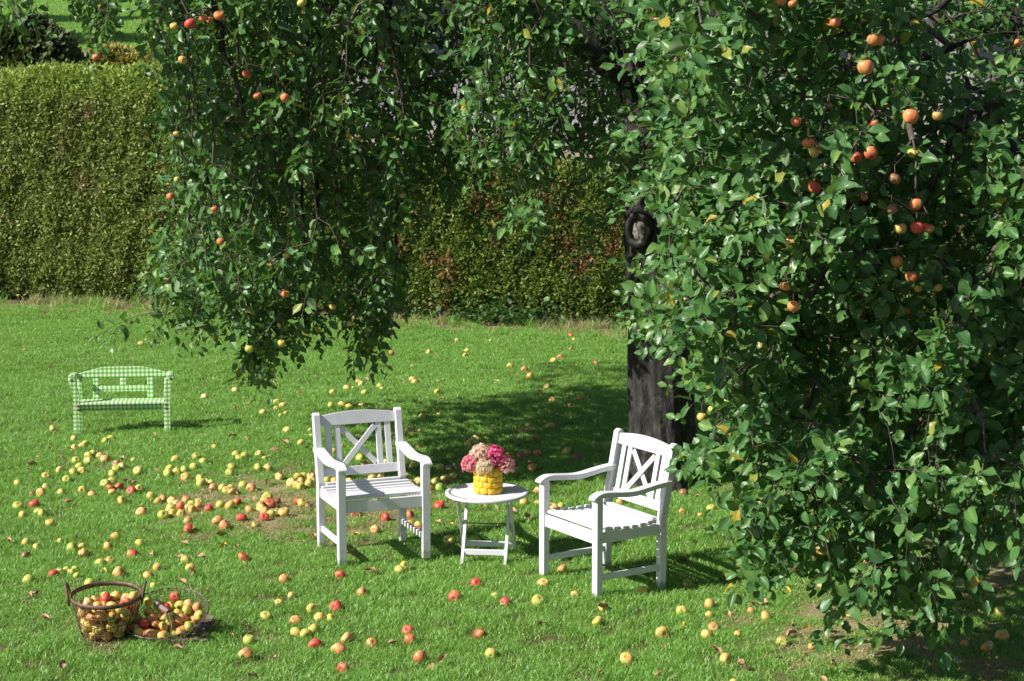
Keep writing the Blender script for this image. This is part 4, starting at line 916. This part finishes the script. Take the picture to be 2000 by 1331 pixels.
# the leaves that show largest are parts of their own
inview = (mx > 0) & (mx < 2000) & (my > 0) & (my < 1331); cellid = (np.floor(mx / 22).astype(int) * 1000 + np.floor(my / 22).astype(int)); ordr = np.lexsort((md, cellid)); first = np.ones(len(ordr), bool); first[1:] = cellid[ordr][1:] != cellid[ordr][:-1]
front = np.zeros(len(Ls), bool); front[ordr[first]] = True
facing = np.abs(Ln[:, 1]) * .95 + np.abs(Ln[:, 2]) * .2
score = np.where(inview & front, Lz / md * facing, 0); big = np.argsort(-score)[:298]; isbig = np.zeros(len(Ls), bool); isbig[big] = True
VV, FF, UU, TT = [], [], [], []; o_ = 0
for t in range(len(LT)):
    k = np.where((kind_ == t) & ~isbig)[0]; tv_, tf_, tu_ = LT[t]; sc_ = Lz[k][:, None, None]
    W3 = Ls[k][:, None] + sc_ * (tv_[None, :, 0:1] * bx[k][:, None] + tv_[None, :, 1:2] * Ld[k][:, None] + tv_[None, :, 2:3] * Ln[k][:, None])
    VV.append(W3.reshape(-1, 3)); FF.append((tf_[None] + (np.arange(len(k)) * NV)[:, None, None]).reshape(-1, 4) + o_); UU.append(np.tile(tu_, (len(k), 1))); TT.append(np.repeat(tone_[k], NV)); o_ += len(k) * NV
tag(obj('foliage', mesh_np('foliage', local(np.concatenate(VV)), np.concatenate(FF), leaf_m, uv=np.concatenate(UU), tone=np.concatenate(TT), smooth=True), APT), kind='stuff')
print('leaves', len(Ls), 'nodes', cnt)
lm = {}
for i in big:
    tq = int(tone_[i] * 5); key = (int(kind_[i]), tq)
    if key not in lm: tv_, tf_, tu_ = LT[key[0]]; lm[key] = mesh_np('leaf', tv_, tf_, leaf_m, uv=tu_, tone=np.full(NV, (tq + .5) / 5 * .93), smooth=True)
    o = bpy.data.objects.new('leaf', lm[key]); sc.collection.objects.link(o); o.parent = APT
    o.matrix_local = Matrix(((*(bx[i] * Lz[i]), 0), (*(Ld[i] * Lz[i]), 0), (*(Ln[i] * Lz[i]), 0), (*(Ls[i] - TB), 1))).transposed()
# ------------------------------------------------------------------ apples
def apple_mat(name, g0, g1, b0, b1, lo, hi, rot=0.0):
    m, nt, p, o = new_mat(name); tc = nt.nodes.new('ShaderNodeTexCoord'); v = tc.outputs['Object']; oi = nt.nodes.new('ShaderNodeObjectInfo')
    off = N(nt, 'ShaderNodeVectorMath', operation='SCALE'); cb = N(nt, 'ShaderNodeCombineXYZ'); nt.links.new(oi.outputs['Random'], cb.inputs[0]); cb.inputs[1].default_value = .37; nt.links.new(cb.outputs[0], off.inputs[0]); off.inputs['Scale'].default_value = 9.0
    av = N(nt, 'ShaderNodeVectorMath', operation='ADD'); nt.links.new(v, av.inputs[0]); nt.links.new(off.outputs[0], av.inputs[1])
    n_big = noise(nt, av.outputs[0], 14, 2); n_sm = noise(nt, av.outputs[0], 75, 5, .7)
    mp = N(nt, 'ShaderNodeMapping'); mp.inputs['Scale'].default_value = (1, 1, .12); nt.links.new(av.outputs[0], mp.inputs[0]); streak = noise(nt, mp.outputs[0], 120, 3, .7)
    sx = N(nt, 'ShaderNodeSeparateXYZ'); nt.links.new(v, sx.inputs[0])
    side = mth(nt, 'ADD', mth(nt, 'MULTIPLY', sx.outputs[0], 9.0), mth(nt, 'MULTIPLY', sx.outputs[2], 3.0))
    f = mth(nt, 'ADD', mth(nt, 'ADD', side, mth(nt, 'MULTIPLY', n_big, 1.0)), mth(nt, 'MULTIPLY', streak, .45))
    ground_c = mix(nt, n_sm, g0, g1); blush = mix(nt, streak, b0, b1)
    c = mix(nt, ramp(nt, f, [(lo, (0, 0, 0)), (hi, (1, 1, 1))]), ground_c, blush)
    sp = ramp(nt, n_sm, [(.66, (0, 0, 0)), (.72, (1, 1, 1))]); c = mix(nt, mth(nt, 'MULTIPLY', sp, .35), c, (.22, .12, .05))
    bru = ramp(nt, noise(nt, av.outputs[0], 24, 3), [(.60, (0, 0, 0)), (.66, (1, 1, 1))]); c = mix(nt, mth(nt, 'MULTIPLY', bru, .7), c, (.26, .14, .06))
    nt.links.new(c, p.inputs['Base Color']); p.inputs['Roughness'].default_value = .36
    nt.links.new(ramp(nt, n_sm, [(.3, (.28,) * 3), (.7, (.5,) * 3)]), p.inputs['Roughness'])
    bump(nt, p, n_sm, .15, .002)
    p.inputs['Subsurface Weight'].default_value = .0
    return m, rot
AM = {
 'r': apple_mat('red_apple', (.52, .34, .09), (.60, .44, .14), (.52, .03, .03), (.62, .12, .07), .05, .75)[0],
 'o': apple_mat('blushed_apple', (.58, .43, .13), (.64, .52, .20), (.56, .18, .06), (.62, .30, .13), .35, 1.2)[0],
 'O': apple_mat('orange_red_apple', (.58, .38, .10), (.62, .46, .14), (.60, .13, .05), (.64, .24, .09), .05, .75)[0],
 'Y': apple_mat('yellow_apple', (.55, .43, .08), (.64, .53, .16), (.60, .30, .08), (.60, .38, .12), .6, 1.3)[0],
 'y': apple_mat('yellow_green_apple', (.42, .44, .06), (.54, .54, .13), (.55, .40, .10), (.58, .46, .13), .7, 1.4)[0],
 'g': apple_mat('green_apple', (.22, .32, .04), (.33, .42, .08), (.30, .34, .06), (.36, .38, .09), .7, 1.4)[0],
 'b': apple_mat('rotting_apple', (.24, .13, .06), (.34, .20, .10), (.14, .06, .03), (.32, .15, .08), .3, .8)[0]}
eye_m = simple('apple_eye', [(.3, (.05, .035, .02)), (.7, (.14, .10, .05))], 200, .8, 0); stalk_m = simple('apple_stalk', [(.3, (.08, .05, .03)), (.7, (.16, .11, .06))], 200, .8, 0)
def apple_mesh(col, seed):
    r = np.random.default_rng(seed); R0 = DA / 2
    th = np.linspace(0, np.pi, 15)
    V, F = [], []; n = 18; lob = r.uniform(.015, .06); tall = r.uniform(.76, .98); ph = r.uniform(0, 6); skew = r.normal(0, .11)
    for i, t in enumerate(th):
        z = math.cos(t); rad = math.sin(t) ** .86 * (1 + .10 * z)
        zz = z * tall; dip = .26 * math.exp(-(rad / .30) ** 2) if z > 0 else -.20 * math.exp(-(rad / .26) ** 2)
        for k in range(n):
            a_ = 2 * math.pi * k / n; q = rad * (1 + lob * math.cos(5 * a_ + ph) * (1.4 - z * .6))
            V.append(((q * math.cos(a_) + skew * zz * .5) * R0, q * math.sin(a_) * R0, (zz - dip) * R0 + skew * q * math.cos(a_) * R0 * .5))
    for i in range(len(th) - 1):
        for k in range(n): l = (k + 1) % n; F.append((i * n + k, (i + 1) * n + k, (i + 1) * n + l, i * n + l))
    me_v = np.array(V); F = np.array(F); nf = len(F)
    eV, eF = lathe([(0, -.60), (.10, -.66), (.15, -.76), (.06, -.70)], 6); sV, sF = tube([(0, 0, .50), (.02, 0, .78), (.08, 0, .98)], [.05, .035, .045], 4)
    VV, FF = join([(me_v, F), (eV * R0, eF), (sV * R0, sF)])
    me = mesh_np('apple_%s_%d' % (col, seed), VV, FF, AM[col], smooth=True); me.materials.append(eye_m); me.materials.append(stalk_m)
    mi = np.zeros(len(FF), np.int32); mi[nf:nf + len(eF)] = 1; mi[nf + len(eF):] = 2; me.polygons.foreach_set('material_index', mi); return me
AMESH = {c: [apple_mesh(c, 10 * j + i) for i in range(5)] for j, c in enumerate('roYygbO')}
COLN = {'r': 'red', 'o': 'orange blushed', 'O': 'orange red', 'Y': 'yellow', 'y': 'yellow-green', 'g': 'green', 'b': 'brown spotted'}
ORD = 'first second third fourth fifth sixth seventh eighth ninth tenth eleventh twelfth thirteenth fourteenth fifteenth sixteenth seventeenth eighteenth nineteenth twentieth twenty-first twenty-second'.split()
CNT = 'one two three four five six seven eight nine ten eleven twelve thirteen fourteen fifteen sixteen seventeen eighteen nineteen twenty twenty-one twenty-two'.split()
def label_all(items, noun, cat, group):                  # items: (object, colour word, place phrase, x in picture)
    gr = {}
    for it in items: gr.setdefault((it[1], it[2]), []).append(it)
    for (cw, pl), L in gr.items():
        L.sort(key=lambda q: q[3]); n = len(L)
        for i, it in enumerate(L):
            if n == 1: lab = 'the only %s %s %s' % (cw, noun, pl)
            elif i == 0: lab = 'leftmost of %s %s %ss %s' % (CNT[n - 1], cw, noun, pl)
            elif i == n - 1: lab = 'rightmost of %s %s %ss %s' % (CNT[n - 1], cw, noun, pl)
            else: lab = '%s from left of %s %s %ss %s' % (ORD[i], CNT[n - 1], cw, noun, pl)
            tag(it[0], lab, cat, group)
def place(x, y):
    if y < 700: return 'near the foot of the hedge'
    if x > 1320: return 'beside the drooping branches' if y < 1170 else 'before the drooping branches'
    if x < 400:
        if y < 800: return 'on the lawn behind the checked bench'
        if y < 890: return 'just in front of the checked bench'
        if y < 950: return 'on the lawn before the checked bench' if x < 215 else 'in the cluster before the checked bench'
        if y < 1000: return 'beside the large heap' if x > 300 else 'halfway between bench and baskets'
        if y < 1080: return 'further behind the wire baskets'
        return 'just behind the wire baskets' if y < 1160 else 'beside the wire baskets'
    if x < 610:
        if y < 850: return 'between bench and left armchair'
        if y < 920: return 'just behind the grass heaps'
        if y < 965: return 'in the left armchair heaps'
        if y < 1050: return 'on the worn lawn patch'
        return 'between baskets and left armchair' if y < 1215 else 'just past the oval basket'
    if x < 830:
        if y < 800: return 'behind the back of the left armchair'
        if y < 985: return 'seen through the left armchair'
        if y < 1110: return 'beneath the seat of the left armchair'
        if y < 1190: return 'before the left armchair feet'
        return 'in the foreground grass'
    if x < 1045:
        if y < 870: return 'in the tree shade behind the flower vase'
        if y < 1000: return 'shaded beside the left armchair arm'
        if y < 1110: return 'around the folding table legs'
        return 'on the grass before the folding table'
    if y < 860: return 'in the tree shade left of the trunk'
    if y < 960: return 'shaded behind the right armchair arm'
    if y < 1110: return 'seen through the right armchair'
    return 'on the grass before the right armchair'
GA = []
def ga(s, ox, oy, k):
    for it in s.split():
        x, y, c = it.split(','); sz = 1.0
        if c[-1] in '+-': sz = 1.18 if c[-1] == '+' else .68; c = c[0]
        GA.append((ox + float(x) / k, oy + float(y) / k, c, sz))
ga('722,35,o 1025,45,y 1083,15,Y 835,90,y 805,118,o 733,133,o 868,208,Y 905,195,y 860,255,y 742,245,y 980,217,o 1028,245,o+ 585,322,o 777,297,y 716,340,y 800,333,Y 447,378,Y 652,405,y 1133,295,b 1142,333,y 1187,320,o 1350,357,y+ 1095,370,Y 1305,262,y- 170,457,y 450,487,y 403,547,Y+ 803,504,Y 900,550,o 1027,444,y+ 1093,430,o 1090,483,r 1152,475,r 1097,527,Y 1283,515,r+ 1358,500,y 600,538,y 313,560,b- 175,686,y+ 332,663,r+ 375,735,y 410,755,y 222,778,y 1195,607,Y+ 1380,740,o+ 490,847,Y 1468,570,y 1712,255,Y 1915,230,y 1660,340,y 1640,378,y 1722,370,Y 1805,348,y 1893,322,y 1815,412,r 1948,425,r 1965,463,y+ 1990,275,y 1585,605,o 1540,625,Y 1680,628,Y 1675,685,Y 1725,663,o 1768,693,r+ 1820,630,o 1842,705,o 1875,678,y 1937,665,y 1878,728,Y 1940,695,Y 1655,728,y 1590,775,y+ 1690,758,Y 1770,765,Y 1840,842,o 1845,923,r+ 1130,1000,Y 1055,1083,Y 252,1040,y 580,1022,Y- 360,1083,y 705,1083,y+ 795,1070,Y- 815,1133,o 250,1163,b 1367,1068,y 1297,1163,r+ 983,1230,y 1076,1217,y 1815,1232,y', 0, 850, 5)
ga('500,280,y 808,218,y 840,255,y 890,232,y 1027,210,o 1083,243,y- 768,325,y 745,372,y 1015,333,y 1118,330,o 1230,408,o 515,450,y- 565,460,Y- 583,507,o 673,508,y 750,500,Y- 715,535,Y 770,547,o 873,480,y 955,510,o+ 1348,473,y+ 1392,445,o 1425,410,y 1468,403,Y 1517,397,Y+ 1440,463,Y 1400,500,Y 1437,515,y 1520,490,Y+ 1540,452,o 1112,617,y+ 1087,648,Y 1197,663,b 1127,692,r+ 1060,708,o 935,758,o 958,777,Y+ 1048,748,y 1085,775,o 1082,828,r 1150,798,y 1200,788,o- 1268,778,Y+ 815,673,r 748,712,Y+ 652,697,y 540,737,r 1415,670,r 1467,685,y+ 1500,710,b- 630,850,o+ 692,898,o+ 860,832,r+ 990,903,Y- 880,1190,r+ 1700,443,y 1762,447,r 1910,447,Y 1977,768,r 597,138,Y- 1443,85,Y', 300, 850, 5)
ga('297,93,o 705,243,Y 765,273,Y 697,302,o- 787,345,Y- 740,372,y- 567,345,o 805,505,Y 1027,500,o- 1040,567,Y- 1250,148,o 1390,105,Y 1452,112,y- 1505,38,r 1530,68,o 1560,155,y 1712,95,y 1733,120,y- 1233,283,Y 1355,272,Y+ 1405,280,Y 1530,272,Y 1443,410,o- 1497,555,Y- 1335,672,o- 1255,715,Y 1515,760,y 1515,848,Y 1565,825,o+ 1635,820,Y+ 1645,942,Y 1720,940,o 1718,975,r 1980,930,Y 98,690,Y- 1760,795,Y- 1733,470,o-', 400, 740, 5)
ga('508,180,Y 573,205,b- 785,163,Y 773,212,r 712,82,o- 957,97,o- 1538,73,r 1560,103,Y- 1538,155,o- 1462,222,o 1413,250,y 1098,288,y 1200,312,o 1237,350,Y 1013,372,y- 765,377,y- 1365,418,y 1307,457,y 1400,532,Y 1610,515,o 570,465,Y 390,367,o 408,388,r 337,393,b- 390,275,y- 1715,268,o 462,627,Y 583,617,y- 370,737,Y 385,773,y 1185,762,o 1232,748,y 1387,712,Y 850,808,Y 1532,578,b-', 700, 640, 3.7037)
ga('682,235,y 655,253,o 620,290,Y 240,283,y 787,312,o 190,423,Y 403,320,b- 400,437,Y 478,440,b 530,440,b 147,492,o 148,525,Y 175,570,Y 232,550,o 440,515,o 497,503,Y 455,565,b 365,555,o 387,605,g+ 333,612,b 390,740,r+ 165,823,r 165,890,Y 232,893,Y 245,945,r 465,1007,y+ 668,1005,g+ 480,365,g+ 1090,180,y- 1043,180,o- 1100,255,g+ 1020,260,b 1365,292,y- 1387,345,y+ 1155,363,o 1030,380,b+ 1078,365,o 1463,388,b 1115,470,Y 1163,618,o 1055,722,y+ 1172,725,Y 1293,770,o 1343,753,y 1810,728,Y 1260,130,Y 1088,128,g 970,240,g', 760, 800, 4)
ga('555,1130,o 569,1163,o- 543,1177,Y- 519,1200,y 609,1186,Y 657,1180,r+ 707,1155,o 665,1122,r 624,1202,Y 648,1204,y 578,1208,o 578,1228,Y 597,1231,y 612,1223,y 486,1242,y 481,1272,o+ 616,1252,r+ 678,1242,o+ 662,1263,o+ 726,1252,o 670,1300,r 780,1113,y 790,1103,y 733,1031,o 753,1011,r 698,1003,r 56,1130,y 105,1120,r 117,1115,y- 130,1112,y- 139,1117,Y- 147,1110,y- 150,1125,y- 232,1117,o+ 175,1141,y 290,1124,Y 308,1109,Y 372,1112,Y 300,1145,Y- 929,1140,r 888,1170,r+ 967,1169,y- 986,1182,r 1051,1178,y+ 1060,1143,Y 1098,1113,o 1123,1167,Y- 1179,1192,Y 1167,1217,y 1254,1153,Y 1344,1138,g 1332,1196,y 1293,1239,Y+ 1225,1290,Y+ 797,1225,r 801,1243,r 821,1281,r+ 959,1273,y 936,1237,r 1335,960,b 1389,996,y 1332,1005,Y- 1368,1014,Y- 1450,1097,r 1553,1098,r+ 1428,1123,o 1386,1178,Y+ 1385,1201,y- 1467,1191,o- 1496,1201,Y 1394,1228,o 1381,1242,Y 1441,1239,y- 1527,1249,y 1587,1255,Y- 1417,1284,Y 1433,1329,Y- 1957,1239,Y+ 1928,1263,o+ 1884,1256,Y- 1926,1035,Y 1993,1063,o- 1951,1198,y 1607,1139,o 1718,1046,o 1693,1093,o 1450,791,r 399,772,o 103,835,o 275,669,o 285,663,o-', 0, 0, 1)
# one apple once: two readings of the same apple are merged
GD = []
for g in GA:
    if all((g[0] - q[0]) ** 2 + (g[1] - q[1]) ** 2 > 36 for q in GD): GD.append(g)
placed = []; recs = []
for x, y, c, s in GD:
    r_ = DA * .5 * s * .93
    q = G(x, y, r_ * .75); q[2] = float(terrain(q[0], q[1])) + r_ * (.62 if c != 'b' else .6)
    recs.append([q, r_, c, s, x, y])
for it in range(12):                                        # push overlapping apples apart
    for i in range(len(recs)):
        for j in range(i + 1, len(recs)):
            d = recs[i][0][:2] - recs[j][0][:2]; L = math.hypot(*d); need = (recs[i][1] + recs[j][1]) * .98
            if L < need: d = d / (L + 1e-6) if L > 1e-5 else np.array([1., 0]); recs[i][0][:2] += d * (need - L) * .5; recs[j][0][:2] -= d * (need - L) * .5
recs.sort(key=lambda q: -q[1] / q[0][1])
items = []; rest = []
for n_i, (q, r_, c, s, x, y) in enumerate(recs):
    rot = (random.gauss(0, .9), random.gauss(0, .9), random.uniform(0, 6.28))
    if random.random() < .4: rot = (math.pi / 2 + random.gauss(0, .6), 0, random.gauss(0, .9))
    me = random.choice(AMESH[c])
    if n_i < 178:
        o = obj('apple', me, None, tuple(q), rot); o.scale = (s * .95, s * .95, s * random.uniform(.88, .98)); items.append((o, COLN[c], place(x, y), x))
    else: rest.append((me, q, rot, s))
label_all(items, 'windfall', 'apple', 'windfall apples on the lawn')
VV, FF, MI, o_ = [], [], [], 0; mats = [AM[c] for c in 'roYygb']
for me, q, rot, s in rest:
    v = np.empty(len(me.vertices) * 3, np.float32); me.vertices.foreach_get('co', v); v = v.reshape(-1, 3).astype(float)
    f = np.array([p_.vertices[:] for p_ in me.polygons]); M = np.array(Euler(rot).to_matrix())
    VV.append((v * s) @ M.T + q); FF.append(f + o_); o_ += len(v); MI.append(np.full(len(f), mats.index(me.materials[0]), np.int32))
me = mesh_np('fallen_apples', np.concatenate(VV), np.concatenate(FF), None, smooth=True)
for m_ in mats: me.materials.append(m_)
me.polygons.foreach_set('material_index', np.concatenate(MI)); tag(obj('fallen_apples', me), 'many small windfall apples further off across the lawn', 'apples', kind='stuff')

# apples on the branches
def place_h(x, y):
    if x < 260: return 'on the lone spray above the tall hedge'
    if x < 900:
        return 'high in the left hanging branches' if y < 250 else 'midway down the left hanging branches' if y < 540 else 'low in the left hanging branches'
    if x < 1340: return 'at the top beside the trunk'
    if y < 150: return 'high in the right branches'
    if y < 270: return 'on the upper right branches'
    if y < 330: return 'in the right branch cluster'
    if y < 425: return 'just below the right cluster'
    if y < 490: return 'amid the right branches'
    if y < 640: return 'on the lower right branches'
    return 'deep in the low right branches'
items = []; stalks = []
for q, c, s, x, y in happ:
    o = obj('apple', random.choice(AMESH[c]), None, tuple(q), (random.gauss(0, .25), random.gauss(0, .25), random.uniform(0, 6.28))); o.scale = (s, s, s)
    items.append((o, COLN[c], place_h(x, y), x)); stalks.append(tube([q + np.array([0, 0, DA * s * .25]), q + np.array([0, .01, DA * s * .5 + .015]), q + np.array([0, .02, DA * s * .5 + .04])], .0018, 4))
label_all(items, 'ripe apple', 'apple', 'apples still hanging on the tree')
V, F = join(stalks); tag(obj('apple_stalks', mesh_np('apple_stalks', local(V), F, twig_m), APT), kind='stuff')

# apples heaped in the baskets
def heap(bk, inside, top, n, seed, bias, noun_place, cols):
    r = np.random.default_rng(seed); P_ = []; bpy.context.view_layer.update(); M = bk.matrix_world
    for i in range(n):
        s = r.uniform(.78, 1.0); ra = DA * .5 * s * .95; best = None
        for tr in range(70):
            x, y = r.uniform(-1, 1, 2); a_, b_ = x * top[0], y * top[1]
            z = None
            for zz in np.arange(ra + .004, .40, .008):
                if inside(a_, b_, zz, ra) and all((a_ - p_[0]) ** 2 + (b_ - p_[1]) ** 2 + (zz - p_[2]) ** 2 > (ra + p_[3]) ** 2 * .93 for p_ in P_): z = zz; break
            if z is None: continue
            sc_ = z + bias * math.hypot(x, y)
            if best is None or sc_ < best[0]: best = (sc_, a_, b_, z)
        if best: P_.append((best[1], best[2], best[3], ra, s))
    out = []; disc = []
    for (a_, b_, z, ra, s) in P_:
        qx, qy, qd = PIX(np.array(M @ Vector((a_, b_, z)))); disc.append((qx, qy, qd, ra * CF / qd))
    def seen(i):
        x, y, d, rr = disc[i]; tot = 0
        for k in range(24):
            t = k * 2.4; q = rr * math.sqrt((k + .5) / 24); u, v = x + q * math.cos(t), y + q * math.sin(t)
            tot += all(j == i or e[2] > d or (e[0] - u) ** 2 + (e[1] - v) ** 2 > e[3] ** 2 for j, e in enumerate(disc))
        return tot >= 3
    for i_a, (a_, b_, z, ra, s) in enumerate(P_):
        c = r.choice(list(cols)); w_ = M @ Vector((a_, b_, z)); rot = (r.normal(0, 1.2), r.normal(0, 1.2), r.uniform(0, 6.28))
        o = obj('apple', AMESH[c][int(r.integers(0, 5))], None, tuple(w_), rot); o.scale = (s, s, s); px_, py_, _ = PIX(np.array(w_))
        lvl = ('topping ' if z > top[2] * .8 else 'midway down ' if z > top[2] * .42 else 'low in ') + noun_place
        if seen(i_a): out.append((o, COLN[c], lvl, px_))
        else: tag(o, 'apple buried deep inside the heap in ' + noun_place, 'apple', 'buried apples in ' + noun_place)
    return out
ins1 = lambda a_, b_, z, ra: math.hypot(a_, b_) + ra < .135 + (.192 - .135) * (min(z, .232) / .232) ** .8 - .002
def ins2(a_, b_, z, ra):
    f = .52 + .48 * (min(z, .138) / .138) ** .65; return math.hypot(a_ / (.240 * f - ra), b_ / (.192 * f - ra)) < 1 if .185 * f > ra else False
label_all(heap(BK1, ins1, (.19, .19, .215), 56, 11, -.03, 'the tall round basket', 'oooYYyyrrYo'), 'apple', 'apple', 'apples heaped in the wire baskets')
label_all(heap(BK2, ins2, (.205, .160, .125), 44, 12, .0, 'the shallow oval basket', 'oYyyYoyrYo'), 'apple', 'apple', 'apples heaped in the wire baskets')

# ------------------------------------------------------------------ leaves lying on the grass
def dry_leaf(seed, mat):
    r = np.random.default_rng(seed); tv_, tf_, tu_ = leaf_template(seed + 500, 6); c = r.uniform(1.4, 3.2); v = tv_.copy()
    v[:, 2] = np.abs(v[:, 0]) * c * .35 + .25 * v[:, 1] * (1 - v[:, 1]) * r.uniform(-1, 1.6) + .08 * np.sin(v[:, 1] * 9 + v[:, 0] * 8 + seed); v[:, 0] *= r.uniform(.5, .9)
    return mesh_np('dry_leaf', v * .085, tf_, mat, uv=tu_, smooth=True)
DL = {'brown': [dry_leaf(i, dryleaf_m) for i in range(6)], 'yellow': [dry_leaf(20 + i, yleaf_m) for i in range(2)]}
FL = '1472,1168,brown 1556,1228,brown 843,1293,brown 855,1295,brown 484,1322,brown 118,1308,brown 338,1266,brown 362,1091,brown 755,1253,brown 1188,1190,brown 604,1044,brown 446,1046,brown 281,1033,brown 295,1079,brown 403,1087,brown 369,1065,brown 428,1070,yellow 364,1036,brown 460,1068,brown 700,1075,brown 712,1112,brown 690,1042,yellow 948,992,brown 1040,862,brown 1010,1002,brown 1037,1015,brown 1022,1055,brown 1353,1061,brown 1042,911,brown 545,878,brown 446,853,brown 563,868,brown 526,940,brown 556,990,brown 500,986,brown 237,935,brown 74,903,brown 122,980,brown 235,897,brown 302,920,brown 78,1158,brown 62,1168,brown 98,1214,brown 20,1060,brown 50,686,brown 372,1128,brown 365,1145,brown 277,852,brown 420,870,brown 750,787,brown 880,735,yellow 986,893,yellow 940,862,yellow 812,843,brown 1115,776,yellow 1185,712,yellow 862,742,brown 1410,1279,brown 1456,1300,brown 1543,1128,brown 1900,1178,yellow 1568,1225,yellow 1420,1190,brown 1500,1176,brown 413,1225,brown'.replace('1900,1178,yellow 1568', '1900,1178,yellow 1568')
items = []
for it in FL.split():
    x, y, c = it.split(','); x, y = float(x), float(y); q = G(x, y, .035); gz = float(terrain(q[0], q[1])); s = random.uniform(.75, 1.15)
    o = obj('fallen_leaf', random.choice(DL[c]), None, (q[0], q[1], gz + .034), (random.gauss(0, .35), random.gauss(0, .35), random.uniform(0, 6.28))); o.scale = (s, s, s)
    items.append((o, {'brown': 'curled brown', 'yellow': 'bright yellow'}[c], place(x, y), x))
for it in items: pass
gr = {}
for it in items: gr.setdefault((it[1], it[2]), []).append(it)
label_all([(a_, b_, c_.replace('in the heaps', 'near the heaps'), d_) for a_, b_, c_, d_ in items], 'dry leaf', 'leaf', 'fallen leaves on the lawn')
for it in items: it[0]['label'] = it[0]['label'].replace('leafs', 'leaves')
# countless smaller bits of leaf litter
n = 900; lx = rng.uniform(60, 1990, n); ly = 640 + 690 * rng.random(n) ** 1.1
wgt = np.exp(-((lx - 620) / 420) ** 2 - ((ly - 850) / 130) ** 2) * 1.0 + .13 + .7 * (lx > 1500) * (ly > 1000); k = rng.random(n) < wgt; lx, ly = lx[k], ly[k]
Pl = np.array([G(a_, b_, .03) for a_, b_ in zip(lx, ly)]); Pl = Pl[Pl[:, 1] < hedge_front(Pl[:, 0]) - .1]; Pl[:, 2] = terrain(Pl[:, 0], Pl[:, 1]) + .028
tag(scatter('leaf_litter', DL['brown'] + DL['yellow'][:1], Pl, np.stack([rng.normal(0, .5, len(Pl)), rng.normal(0, .5, len(Pl)), rng.uniform(0, 6.28, len(Pl))], 1), rng.uniform(.3, .75, len(Pl))), 'small curled brown leaf bits strewn through the grass', 'leaf litter', kind='stuff')
# dandelion by the hedge
q = G(37, 594, .12); d_ = empty('dandelion', (q[0], q[1], 0)); tag(d_, 'single yellow dandelion in the rough grass under the tall hedge', 'flower')
V, F = tube([(0, 0, 0), (.01, 0, .12), (.0, 0, .22)], .003, 5); obj('stem', mesh_np('dandelion_stem', V, F, green_stem), d_)
V, F = lathe([(0, .235), (.018, .237), (.026, .228), (.012, .218), (0, .214)], 12); obj('flower_head', mesh_np('dandelion_head', V, F, yleaf_m), d_)
# ivy at the hedge foot
iv = 'ivy'; n = 420; ix = rng.normal(-.05, .35, n); iy = hedge_front(ix) - rng.uniform(-.15, .22, n); iz = np.abs(rng.normal(.05, .13, n)) + .03
tvv = [mesh_np('ivy_leaf_%d' % i, LT[i][0] * .07 * np.array([1.3, 1, 1]), LT[i][1], leaf_m, uv=LT[i][2], tone=np.full(NV, .3 + .2 * i), smooth=True) for i in range(3)]
ivy = scatter('ivy_leaves', tvv, np.stack([ix, iy, iz], 1), np.stack([rng.normal(.7, .4, n), rng.normal(0, .4, n), rng.uniform(-1.2, 1.2, n) + math.pi], 1), rng.uniform(.7, 1.3, n)); ivy.name = 'ivy'
tag(ivy, 'dark green ivy creeping at the foot of the patchy hedge', 'ivy', kind='stuff')
